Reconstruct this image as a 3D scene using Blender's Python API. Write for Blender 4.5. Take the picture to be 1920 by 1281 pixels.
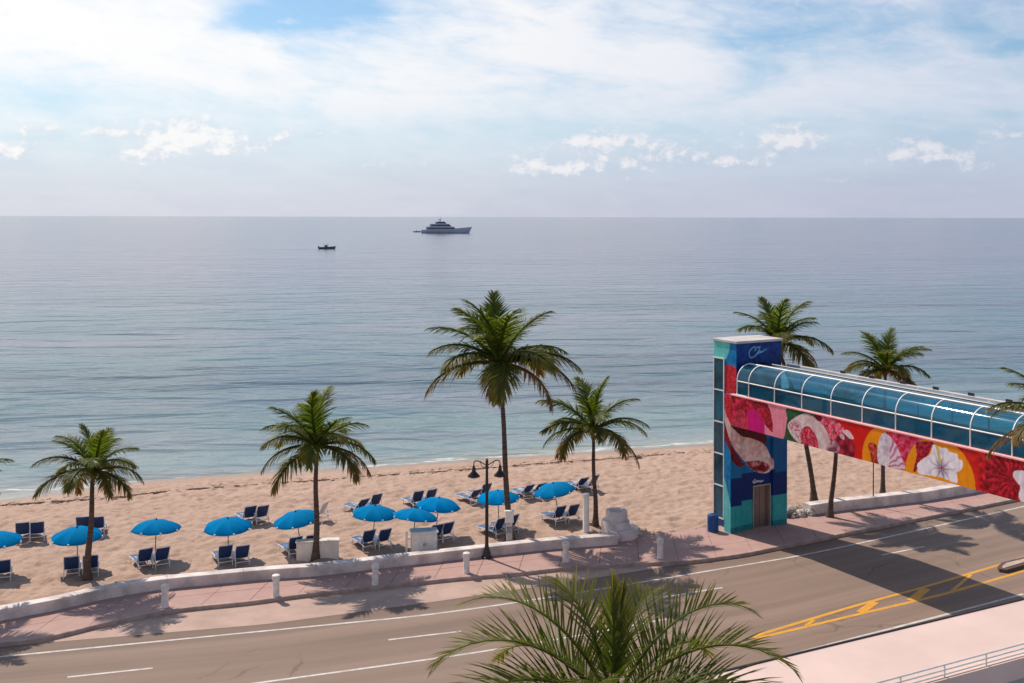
import bpy, math, random
import numpy as np
from mathutils import Vector, Matrix, Euler
R = math.radians
random.seed(7); rng = np.random.default_rng(7)
sc = bpy.context.scene
for o in list(bpy.data.objects): bpy.data.objects.remove(o)
COL = sc.collection

# ------------------------------------------------------------------ camera
CAMZ, FPX, HOR, ROLL = 16.3, 2000.0, 405.0, 0.0021
cd = bpy.data.cameras.new('camera'); cam = bpy.data.objects.new('camera', cd); COL.objects.link(cam)
cam.location = (0, 0, CAMZ); cam.rotation_euler = (R(90), -ROLL, 0)
cd.sensor_width = 36; cd.lens = 36*FPX/1920; cd.shift_y = -(640.5-HOR)/1920
cd.clip_start = 0.5; cd.clip_end = 90000
sc.camera = cam

# ------------------------------------------------------------------ light
SUN_EL = R(50.5); SUN_H = Vector((-0.66, 0.75)).normalized()          # direction towards the sun, on the ground
SUN = Vector((SUN_H.x*math.cos(SUN_EL), SUN_H.y*math.cos(SUN_EL), math.sin(SUN_EL)))
sl = bpy.data.lights.new('sun', 'SUN'); sl.energy = 4.35; sl.angle = R(0.53); sl.color = (1.0, 0.91, 0.80)
so = bpy.data.objects.new('sun', sl); COL.objects.link(so)
so.rotation_euler = SUN.to_track_quat('Z', 'Y').to_euler(); so.location = (-40, 60, 60)
sc.view_settings.view_transform = 'Standard'; sc.view_settings.look = 'None'
sc.view_settings.gamma = 1; sc.view_settings.use_curve_mapping = False
sc.view_settings.exposure = 0.0

class NT:
    """small helper to wire shader nodes"""
    def __init__(s, tree): s.t = tree; s.n = tree.nodes; s.l = tree.links
    def new(s, typ, **kw):
        n = s.n.new(typ)
        for k, v in kw.items(): setattr(n, k, v)
        return n
    def put(s, sock, v):
        if isinstance(v, bpy.types.NodeSocket): s.l.new(v, sock)
        elif v is not None: sock.default_value = v
    def math(s, op, a, b=None, c=None, clamp=False):
        n = s.new('ShaderNodeMath', operation=op, use_clamp=clamp)
        for i, v in enumerate((a, b, c)): s.put(n.inputs[i], v)
        return n.outputs[0]
    def vmath(s, op, a, b=None):
        n = s.new('ShaderNodeVectorMath', operation=op)
        s.put(n.inputs[0], a); s.put(n.inputs[1], b)
        return n.outputs[1] if op in ('DOT_PRODUCT', 'LENGTH', 'DISTANCE') else n.outputs[0]
    def xyz(s, x, y, z):
        n = s.new('ShaderNodeCombineXYZ')
        for i, v in enumerate((x, y, z)): s.put(n.inputs[i], v)
        return n.outputs[0]
    def sep(s, v):
        n = s.new('ShaderNodeSeparateXYZ'); s.put(n.inputs[0], v); return n.outputs
    def noise(s, vec, scale, detail=3, rough=0.5, dist=0.0):
        n = s.new('ShaderNodeTexNoise'); s.put(n.inputs['Vector'], vec)
        n.inputs['Scale'].default_value = scale; n.inputs['Detail'].default_value = detail
        n.inputs['Roughness'].default_value = rough; n.inputs['Distortion'].default_value = dist
        return n.outputs[0]
    def ramp(s, f, a, b, lo=0.0, hi=1.0, smooth=True):
        n = s.new('ShaderNodeMapRange', interpolation_type='SMOOTHSTEP' if smooth else 'LINEAR')
        s.put(n.inputs[0], f)
        for i, v in enumerate((a, b, lo, hi)): s.put(n.inputs[1+i], v)
        return n.outputs[0]
    def mix(s, f, a, b):
        n = s.new('ShaderNodeMix', data_type='RGBA')
        s.put(n.inputs[0], f)
        for sock, v in ((n.inputs[6], a), (n.inputs[7], b)):
            s.put(sock, (*v, 1) if isinstance(v, tuple) and len(v) == 3 else v)
        return n.outputs[2]
    def mul(s, a, b):
        n = s.new('ShaderNodeMix', data_type='RGBA', blend_type='MULTIPLY'); n.inputs[0].default_value = 1
        for sock, v in ((n.inputs[6], a), (n.inputs[7], b)):
            s.put(sock, (*v, 1) if isinstance(v, tuple) and len(v) == 3 else v)
        return n.outputs[2]

# ------------------------------------------------------------------ sky
W = bpy.data.worlds.new('World'); sc.world = W; W.use_nodes = True
W.cycles.sampling_method = 'MANUAL'; W.cycles.sample_map_resolution = 512
w = NT(W.node_tree); w.n.clear()
sky = w.new('ShaderNodeTexSky', sky_type='NISHITA', sun_disc=False)
sky.sun_elevation = SUN_EL; sky.sun_rotation = math.atan2(SUN_H.x, SUN_H.y)
sky.air_density = 1.0; sky.dust_density = 1.0; sky.ozone_density = 1.5; sky.altitude = 10
D = w.new('ShaderNodeTexCoord').outputs['Generated']
dx, dy, dz = w.sep(D)
AZ = w.math('ARCTAN2', dx, dy)
EL = w.math('DIVIDE', dz, w.math('MAXIMUM', w.math('SQRT', w.math('ADD', w.math('MULTIPLY', dx, dx), w.math('MULTIPLY', dy, dy))), 0.02))
AE = w.xyz(AZ, EL, 0.0)
def skypt(x, y):
    a = math.atan((x-960)/FPX); return a, (HOR-y)/FPX*math.cos(a)
warp = w.vmath('SUBTRACT', w.new('ShaderNodeTexNoise').outputs[1], (0.5, 0.5, 0.5))
wn = warp.node.inputs[0].links[0].from_node
w.put(wn.inputs['Vector'], w.vmath('MULTIPLY', AE, (1.0, 2.2, 1))); wn.inputs['Scale'].default_value = 14; wn.inputs['Detail'].default_value = 5
wn.inputs['Roughness'].default_value = 0.6
def blobs(lst, amt):
    """sum of soft ellipses (px centre, px half sizes, weight) in sky directions, edges warped by noise"""
    wx, wy, _ = w.sep(w.vmath('ADD', AE, w.vmath('MULTIPLY', warp, (amt, amt*0.7, 0))))
    tot = None
    for x, y, sx, sy, wt in lst:
        a0, e0 = skypt(x, y)
        u = w.math('MULTIPLY', w.math('SUBTRACT', wx, a0), FPX/sx)
        v = w.math('MULTIPLY', w.math('SUBTRACT', wy, e0), FPX/sy)
        r2 = w.math('ADD', w.math('MULTIPLY', u, u), w.math('MULTIPLY', v, v))
        g = w.math('MULTIPLY', w.math('POWER', 2.718, w.math('MULTIPLY', r2, -1.0)), wt)
        tot = g if tot is None else w.math('ADD', tot, g)
    return tot
# high veil: streaky noise on a flat ceiling, thinned and thickened in places
ceil_ = w.math('ADD', w.math('MAXIMUM', dz, 0.0), 0.06)
PC = w.xyz(w.math('DIVIDE', dx, ceil_), w.math('DIVIDE', dy, ceil_), 0.0)
n1 = w.noise(w.vmath('MULTIPLY', PC, (1.0, 0.55, 1)), 0.62, 6, 0.55, 0.4)
SK = w.xyz(w.math('ADD', AZ, w.math('MULTIPLY', EL, 0.9)), EL, 0.0)
n2 = w.noise(w.vmath('MULTIPLY', SK, (1.0, 3.0, 1)), 7.0, 7, 0.56, 0.9)
n4 = w.noise(w.vmath('MULTIPLY', SK, (1.0, 2.4, 1)), 30.0, 6, 0.62, 0.5)
veil_b = blobs([(280, 75, 330, 80, .27), (60, 40, 260, 90, .25), (820, 120, 260, 90, .12), (1080, 70, 200, 70, .10), (1270, 100, 100, 90, .26), (1500, 185, 180, 34, .17),
                (1730, 120, 190, 40, .20), (650, 190, 320, 36, .16), (1250, 215, 260, 26, .10), (1840, 215, 110, 18, .16), (530, 35, 150, 46, -.62),
                (640, 5, 90, 30, -.35), (85, 178, 170, 28, -.22), (1400, 75, 95, 85, -.10), (1905, 88, 50, 15, -.35), (1880, 208, 50, 10, -.28), (1640, 40, 150, 40, -.10),
                (100, 105, 70, 30, -.16), (1650, 260, 300, 40, -.10), (540, 40, 26, 8, .40), (1150, 245, 300, 26, -.08), (960, 30, 60, 60, .12)], 0.050)
dens = w.math('ADD', w.math('ADD', w.math('ADD', w.math('MULTIPLY', n1, 0.55), w.math('MULTIPLY', n2, 0.95)), w.math('MULTIPLY', w.math('SUBTRACT', n4, 0.5), 0.45)), veil_b)
veil = w.math('MULTIPLY', w.ramp(dens, 0.31, 1.10), w.ramp(EL, 0.22, 0.9, 1.0, 0.12))
# low cumulus near the horizon
n3 = w.noise(w.vmath('MULTIPLY', AE, (1.0, 1.25, 1)), 55.0, 8, 0.64, 0.2)
n3s = w.noise(w.vmath('MULTIPLY', w.vmath('ADD', AE, (-0.0045, 0.0055, 0.0)), (1.0, 1.25, 1)), 55.0, 8, 0.64, 0.2)
cum_l = [(345, 268, 95, 46, 1.0), (430, 290, 75, 34, .9), (290, 300, 60, 26, .7), (500, 318, 50, 12, .6), (90, 247, 36, 11, .9), (208, 245, 40, 14, .9), (10, 296, 55, 30, 1.0), (535, 252, 20, 17, .8), (610, 247, 30, 6, .6),
         (1200, 296, 120, 40, 1.0), (1130, 264, 70, 16, .8), (1482, 272, 62, 32, 1.05), (1058, 325, 46, 20, .9), (1362, 312, 46, 17, .85), (985, 318, 40, 32, .7), (1450, 314, 40, 14, .7), (1692, 293, 36, 27, .95),
         (1757, 297, 32, 40, 1.0), (1820, 310, 36, 22, .8), (1880, 250, 34, 20, .7), (740, 310, 60, 16, .5), (1300, 340, 120, 14, .5), (1600, 345, 140, 14, .4),
         (-250, 280, 120, 40, .9), (2150, 285, 110, 40, .9), (2500, 270, 130, 45, .9), (-700, 290, 160, 40, .9)]
cum_l = [(x, y, sx*1.04, sy*1.02, wt*1.08) for x, y, sx, sy, wt in cum_l]
cb = blobs(cum_l, 0.030)
cum = w.ramp(w.math('ADD', cb, w.math('MULTIPLY', w.math('SUBTRACT', n3, 0.5), 2.0)), 0.06, 0.95)
# light in the cloud edge: sample the same clouds a little towards the sun and keep the difference
cbs = blobs([(x+sx*.35, y+sy*.75, sx, sy, wt) for x, y, sx, sy, wt in cum_l], 0.030)
rim = w.ramp(w.math('ADD', w.math('SUBTRACT', cb, cbs), w.math('MULTIPLY', w.math('SUBTRACT', n3, n3s), 2.6)), -0.12, 0.90)
sdot = w.vmath('DOT_PRODUCT', D, tuple(SUN))
glow = w.ramp(sdot, 0.22, 0.78, 0.0, 1.0)
veil_c = w.mix(glow, (6.4, 6.7, 7.9), (9.9, 9.75, 9.6))
cum_c = w.mix(rim, w.mix(glow, (4.7, 5.4, 6.9), (6.3, 7.0, 8.1)), w.mix(glow, (7.4, 7.4, 7.9), (9.8, 9.6, 9.4)))
base = w.mix(w.ramp(EL, 0.0, 0.17, 0.92, 0.0), w.mul(sky.outputs[0], (0.80, 1.0, 1.12)), w.mix(w.ramp(EL, 0.0, 0.09), w.mix(glow, (4.6, 4.85, 6.3), (6.7, 6.85, 7.7)), w.mix(glow, (4.5, 5.6, 7.6), (6.6, 7.7, 8.9))))
c1 = w.mix(w.math('MULTIPLY', veil, w.ramp(EL, 0.02, 0.13, 0.25, 0.95)), base, veil_c)
c2 = w.mix(w.math('MULTIPLY', w.math('MULTIPLY', cum, w.ramp(rim, 0.0, 0.7, 0.30, 1.0)), w.ramp(EL, 0.015, 0.045, 0.0, 0.88)), c1, cum_c)
bg = w.new('ShaderNodeBackground'); w.put(bg.inputs[0], c2); bg.inputs[1].default_value = 0.105
w.l.new(bg.outputs[0], w.new('ShaderNodeOutputWorld').inputs[0])

# ------------------------------------------------------------------ helpers
def P(x, y, z=0.0):
    """photo pixel -> world point on the horizontal plane at height z"""
    yy = y - ROLL*(x-960)
    d = FPX*(CAMZ-z)/(yy-HOR)
    return Vector(((x-960)/FPX*d, d, z))
def srgb(*c):
    return tuple(((v/255)/12.92 if v/255 <= .04045 else ((v/255+.055)/1.055)**2.4) for v in c)
class MB:
    def __init__(s): s.v = []; s.f = []
    def add(s, vs, fs):
        k = len(s.v); s.v += [tuple(p) for p in vs]; s.f += [tuple(i+k for i in f) for f in fs]; return s
    def box(s, c, size, rot=None, bev=0.0):
        x, y, z = (q/2 for q in size); M = rot.to_matrix() if rot else Matrix.Identity(3); c = Vector(c)
        if bev <= 0:
            pts = [(-x,-y,-z),(x,-y,-z),(x,y,-z),(-x,y,-z),(-x,-y,z),(x,-y,z),(x,y,z),(-x,y,z)]
            fs = [(0,3,2,1),(4,5,6,7),(0,1,5,4),(1,2,6,5),(2,3,7,6),(3,0,4,7)]
        else:
            b = bev; pts = []
            for zz, k in ((-z, b), (-z+b, 0), (z-b, 0), (z, b)):
                ax, ay = x-k, y-k
                pts += [(-ax+b,-ay,zz),(ax-b,-ay,zz),(ax,-ay+b,zz),(ax,ay-b,zz),(ax-b,ay,zz),(-ax+b,ay,zz),(-ax,ay-b,zz),(-ax,-ay+b,zz)]
            fs = [tuple(range(7,-1,-1)), tuple(range(24,32))]
            for L in range(3):
                for i in range(8): j = (i+1) % 8; fs.append((L*8+i, L*8+j, L*8+8+j, L*8+8+i))
        return s.add([c + M @ Vector(p) for p in pts], fs)
    def tube(s, pts, rad, n=6, cap=True):
        pts = [Vector(p) for p in pts]; m = len(pts)
        if not hasattr(rad, '__len__'): rad = [rad]*m
        vs = []; prev = None
        for i, p in enumerate(pts):
            t = (pts[min(i+1, m-1)] - pts[max(i-1, 0)]).normalized()
            if prev is None: u = t.orthogonal().normalized()
            else: u = (prev - t*prev.dot(t)).normalized()
            prev = u; v = t.cross(u)
            for k in range(n):
                a = 2*math.pi*k/n; vs.append(p + (u*math.cos(a)+v*math.sin(a))*rad[i])
        fs = [(i*n+k, i*n+(k+1) % n, i*n+n+(k+1) % n, i*n+n+k) for i in range(m-1) for k in range(n)]
        if cap: fs += [tuple(range(n-1,-1,-1)), tuple(range((m-1)*n, m*n))]
        return s.add(vs, fs)
    def lathe(s, prof, n=16, c=(0,0,0)):
        """prof: (radius, z) from bottom to top"""
        m = len(prof); vs = [(c[0]+r*math.cos(2*math.pi*k/n), c[1]+r*math.sin(2*math.pi*k/n), c[2]+z) for r, z in prof for k in range(n)]
        fs = [(i*n+k, i*n+(k+1) % n, i*n+n+(k+1) % n, i*n+n+k) for i in range(m-1) for k in range(n)]
        fs += [tuple(range(n-1,-1,-1)), tuple(range((m-1)*n, m*n))]
        return s.add(vs, fs)
    def prism(s, poly, z0, z1):
        n = len(poly); vs = [(x, y, z0) for x, y in poly] + [(x, y, z1) for x, y in poly]
        return s.add(vs, [tuple(range(n-1,-1,-1)), tuple(range(n, 2*n))] + [(i, (i+1) % n, n+(i+1) % n, n+i) for i in range(n)])
    def sweep(s, prof, line, caps=True):
        """prof: closed list of (offset to the left of travel, z); line: list of (x, y)"""
        m = len(line); n = len(prof); vs = []
        for i in range(m):
            a = Vector(line[max(i-1, 0)]); b = Vector(line[min(i+1, m-1)]); t = (b-a).normalized(); nn = Vector((-t.y, t.x))
            for o, z in prof: q = Vector(line[i]) + nn*o; vs.append((q.x, q.y, z))
        fs = [(i*n+k, i*n+n+k, i*n+n+(k+1) % n, i*n+(k+1) % n) for i in range(m-1) for k in range(n)]
        if caps: fs += [tuple(range(n)), tuple(range(m*n-1, (m-1)*n-1, -1))]
        return s.add(vs, fs)
    def mesh(s, name, smooth=False, angle=None):
        me = bpy.data.meshes.new(name); me.from_pydata(s.v, [], s.f); me.validate()
        if smooth:
            me.polygons.foreach_set('use_smooth', [True]*len(me.polygons))
            me.set_sharp_from_angle(angle=R(angle or 40))
        me.update(); return me
    def build(s, name, mat, parent=None, smooth=False, angle=None):
        return link(name, s.mesh(name, smooth, angle), mat, parent)
def link(name, me, mat, parent=None):
    o = bpy.data.objects.new(name, me)
    if mat is not None and len(me.materials) == 0: me.materials.append(mat)
    COL.objects.link(o); o.parent = parent; return o
def tag(o, label=None, cat=None, group=None, kind=None):
    for k, v in (('label', label), ('category', cat), ('group', group), ('kind', kind)):
        if v: o[k] = v
    return o
def empty(name, loc, rz=0, label=None, cat=None, group=None):
    o = bpy.data.objects.new(name, None); COL.objects.link(o); o.location = loc; o.rotation_euler = (0, 0, rz); o.empty_display_size = .3
    return tag(o, label, cat, group)
def copy_tree(o, parent=None):
    c = o.copy(); COL.objects.link(c); c.parent = parent
    for ch in o.children: copy_tree(ch, c)
    return c
def fbm(h, wd, scale, seed, beta=1.0):
    """filtered random field, zero mean, unit deviation; scale = cells per feature"""
    r = np.random.default_rng(seed).standard_normal((h, wd)); F = np.fft.rfft2(r)
    ky = np.fft.fftfreq(h)[:, None]; kx = np.fft.rfftfreq(wd)[None, :]; k = np.sqrt(kx*kx+ky*ky)
    F *= np.exp(-(k*scale)**2*2.0) if beta == 1.0 else 1/(1+(k*scale)**2)**(beta/2)
    a = np.fft.irfft2(F, s=(h, wd)); a -= a.mean(); return a/a.std()
def set_col(me, arr, name='paint'):
    at = me.color_attributes.new(name, 'FLOAT_COLOR', 'POINT')
    at.data.foreach_set('color', np.concatenate([arr, np.ones((len(arr), 1))], 1).astype(np.float32).ravel())

MATS = {}
def mat(name, col, rough=0.6, var=0.12, scale=3.0, bump=0.0, bscale=20.0, metal=0.0, spec=0.5, detail=4, stretch=(1,1,1), col2=None, coords='Object'):
    m = bpy.data.materials.new(name); m.use_nodes = True; t = NT(m.node_tree); b = t.n['Principled BSDF']
    tc = t.new('ShaderNodeTexCoord').outputs[coords]
    v = t.vmath('MULTIPLY', tc, stretch)
    f = t.noise(v, scale, detail, 0.6)
    c2 = col2 if col2 else tuple(c*(1-var*2) for c in col)
    c1 = col if col2 else tuple(min(1, c*(1+var)) for c in col)
    t.put(b.inputs['Base Color'], t.mix(t.ramp(f, 0.3, 0.7), c2, c1))
    b.inputs['Roughness'].default_value = rough; b.inputs['Metallic'].default_value = metal; b.inputs['Specular IOR Level'].default_value = spec
    if bump:
        bn = t.new('ShaderNodeBump'); bn.inputs['Strength'].default_value = bump; bn.inputs['Distance'].default_value = 0.02
        t.put(bn.inputs['Height'], t.noise(v, bscale, 4, 0.6)); t.l.new(bn.outputs[0], b.inputs['Normal'])
    MATS[name] = m; return m
def paint_mat(name, rough=0.45):
    m = bpy.data.materials.new(name); m.use_nodes = True; t = NT(m.node_tree); b = t.n['Principled BSDF']
    a = t.new('ShaderNodeVertexColor', layer_name='paint').outputs[0]
    tc = t.new('ShaderNodeTexCoord').outputs['Object']
    g = t.ramp(t.noise(tc, 2.2, 5, .65), .3, .75, .86, 1.04)
    g2 = t.ramp(t.noise(t.vmath('MULTIPLY', tc, (5, 5, .35)), 1.0, 5, .65), .48, .78, 1.0, .72)
    t.put(b.inputs['Base Color'], t.mul(t.mul(a, t.xyz(g, g, g)), t.xyz(g2, g2, g2)))
    b.inputs['Roughness'].default_value = rough; b.inputs['Specular IOR Level'].default_value = .2; MATS[name] = m; return m

white_wall = mat('painted_concrete', (.70, .60, .55), .7, .17, 1.0, .25, 40, detail=6)
white_paint = mat('white_paint', (.80, .76, .70), .5, .06, 4)
bollard_m = mat('bollard_paint', (.78, .70, .63), .6, .10, 5, .2, 30)
cream = mat('cream_render', (.74, .68, .58), .7, .07, 2.0, .2, 30)
dark_iron = mat('dark_iron', (.030, .020, .018), .45, .25, 6, .1, 40)
steel = mat('rail_steel', (.55, .54, .52), .35, .05, 5, metal=.6)
frame_white = mat('powder_white', (.74, .75, .76), .35, .04, 6)
sling_shaded = mat('sling_fabric_shaded', (.010, .040, .135), .62, .10, 8, .1, 150)  # lounger backs: their shade is put into the darker blue
sling_sunlit = mat('seat_fabric_sunlit', (.06, .13, .27), .38, .10, 8, .1, 150)  # lounger seats: sun glancing off the cloth, put into a paler blue
bin_blue = mat('bin_plastic', (.012, .10, .34), .4, .12, 4)
roof_m = mat('roof_membrane', (.56, .50, .47), .8, .10, .6, .15, 8, detail=6)

# ------------------------------------------------------------------ ground shape
def smooth_fn(pts, sm=1.2, lo=-160, hi=200):
    pts = sorted((p[0], p[1]) for p in pts); xs = np.array([p[0] for p in pts]); ys = np.array([p[1] for p in pts])
    gx = np.arange(lo, hi, .25)
    s0 = (ys[1]-ys[0])/(xs[1]-xs[0]); s1 = (ys[-1]-ys[-2])/(xs[-1]-xs[-2])
    gy = np.where(gx < xs[0], ys[0]+(gx-xs[0])*s0, np.where(gx > xs[-1], ys[-1]+(gx-xs[-1])*s1, np.interp(gx, xs, ys)))
    n = max(1, int(sm/.25)); k = np.hanning(2*n+3); k /= k.sum(); pad = len(k)//2
    g2 = np.convolve(np.pad(gy, pad, mode='reflect', reflect_type='odd'), k, mode='valid')
    return lambda x: np.interp(x, gx, g2)
SEA_Z = -1.3; ROAD_Z = -0.16
px = lambda lst, z=0.0: [P(x, y, z) for x, y in lst]
shore = smooth_fn(px([(-200, 958), (0, 940), (130, 922), (270, 902), (500, 886), (700, 876), (900, 862), (1100, 849), (1340, 833), (1700, 812)], SEA_Z), 3)
WALL_L = [(-150, 1186), (0, 1165), (122, 1142), (175, 1128), (228, 1118), (301, 1106), (500, 1087), (594, 1081), (699, 1068), (860, 1050), (1027, 1031), (1080, 1027), (1163, 1021)]
WALL_R = [(1478, 973), (1560, 960), (1640, 951), (1736, 940), (1842, 922), (1990, 896), (2200, 860)]
wall_l = smooth_fn(px(WALL_L), .8); wall_r = smooth_fn(px(WALL_R), .8)
inland = smooth_fn(px(WALL_L + [(1205, 1006), (1345, 990), (1420, 980)] + WALL_R), .8)   # where sand meets paving
kerb = smooth_fn(px([(-150, 1222), (-40, 1210), (0, 1206), (81, 1198), (163, 1177), (228, 1161), (325, 1143), (407, 1134), (466, 1129), (558, 1116), (760, 1094), (860, 1083), (958, 1076),
                     (1060, 1064), (1180, 1057), (1295, 1052), (1394, 1039), (1453, 1027), (1600, 997), (1904, 936), (2150, 890)]), 1.0)
edge = smooth_fn(px([(-150, 1230), (60, 1208), (81, 1206), (500, 1171), (800, 1131), (990, 1103), (1150, 1079), (1290, 1056), (1394, 1040), (1453, 1028), (1600, 998), (1904, 937), (2150, 891)], ROAD_Z), 1.0)
def ground(X, Y):
    s = (Y - shore(X))*0.95
    t = np.clip((s+15)/15, 0, 1)
    return np.where(s < 0, 0.0 + (SEA_Z)*t**1.5, SEA_Z - .13*s*1.0)
def G(x, y, dz=0.0):
    """photo pixel -> point on the sand (raised by dz)"""
    z = 0.0
    for _ in range(12):
        p = P(x, y, z+dz); z = float(ground(p.x, p.y))
    p = P(x, y, z+dz); return Vector((p.x, p.y, z))

# ---- sand
def make_sand():
    gx = np.concatenate([[-900, -400, -200, -110, -70, -50], np.arange(-38, 48, .15), [52, 60, 75, 100, 160, 300, 900]])
    gy = np.concatenate([np.arange(38, 98, .15), [100, 105, 115, 140, 200, 400]])
    XX, YY = np.meshgrid(gx, gy); Z = ground(XX, YY).copy(); h, wd = XX.shape
    s = (YY-shore(XX))*.95
    dry = np.clip((-s-1.0)/3.0, 0, 1)
    dents = fbm(h, wd, 1.6, 3)*.026 + fbm(h, wd, 3.5, 4)*.030 + fbm(h, wd, 16, 5)*.035
    pits = fbm(h, wd, 2.4, 8); dents -= np.clip(pits-.8, 0, 1.2)*.075
    Z += dents*dry + fbm(h, wd, 6, 6)*.01*(1-dry)
    # wheel ruts left by the beach tractor
    for pts in ([(1110, 896), (1230, 889), (1345, 880), (1500, 868)], [(1110, 905), (1230, 898), (1345, 888), (1500, 876)], [(-60, 978), (60, 972), (300, 968), (560, 944)]):
        f = smooth_fn([G(a, b) for a, b in pts], 1.5); dd = np.abs(YY-f(XX)); Z -= .05*np.exp(-(dd/.22)**2)*(XX > f.__defaults__[0] if f.__defaults__ else 1)
    land = inland(XX); inn = YY < land+.12
    Z = np.where(inn, Z-.62, Z+.02)
    v = np.stack([XX.ravel(), YY.ravel(), Z.ravel()], 1)
    idx = np.arange(h*wd).reshape(h, wd)
    q = np.stack([idx[:-1, :-1], idx[:-1, 1:], idx[1:, 1:], idx[1:, :-1]], -1).reshape(-1, 4)
    me = bpy.data.meshes.new('sand'); me.vertices.add(len(v)); me.vertices.foreach_set('co', v.astype(np.float32).ravel())
    me.loops.add(q.size); me.loops.foreach_set('vertex_index', q.astype(np.int32).ravel())
    me.polygons.add(len(q)); me.polygons.foreach_set('loop_start', np.arange(0, q.size, 4, dtype=np.int32))
    me.update(calc_edges=True); me.polygons.foreach_set('use_smooth', [True]*len(q))
    wet = np.exp(-np.clip(-s, 0, 50)/2.2)[..., None].reshape(-1, 1)
    set_col(me, np.repeat(wet, 3, 1), 'wet')
    m = bpy.data.materials.new('sand'); m.use_nodes = True; t = NT(m.node_tree); b = t.n['Principled BSDF']
    tc = t.new('ShaderNodeTexCoord').outputs['Object']
    n1 = t.noise(tc, .35, 5, .6); n2 = t.noise(tc, 3.5, 5, .65); n3 = t.noise(tc, 45, 3, .6)
    c = t.mix(t.ramp(n1, .3, .7), (.43, .280, .208), (.49, .335, .255))
    c = t.mix(t.ramp(n2, .50, .78, 0, .55), c, (.31, .190, .130))
    c = t.mix(t.ramp(n3, .35, .75, 0, .25), c, (.54, .37, .28))
    wv = t.sep(t.new('ShaderNodeVertexColor', layer_name='wet').outputs[0])[0]
    wf = t.ramp(wv, .22, .75)
    c = t.mix(t.math('MULTIPLY', wf, .75), c, (.27, .185, .13))
    t.put(b.inputs['Base Color'], c); t.put(b.inputs['Roughness'], t.ramp(wf, 0, 1, .95, .35)); b.inputs['Specular IOR Level'].default_value = .25
    bn = t.new('ShaderNodeBump'); bn.inputs['Strength'].default_value = .8; bn.inputs['Distance'].default_value = .09
    t.put(bn.inputs['Height'], t.math('ADD', t.noise(tc, 4.5, 4, .7), t.math('MULTIPLY', t.noise(tc, 30, 3, .6), .25))); t.l.new(bn.outputs[0], b.inputs['Normal'])
    tag(link('beach', me, m), 'pale pinkish sand beach covered in footprints', None, None, 'structure')
make_sand()

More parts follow.
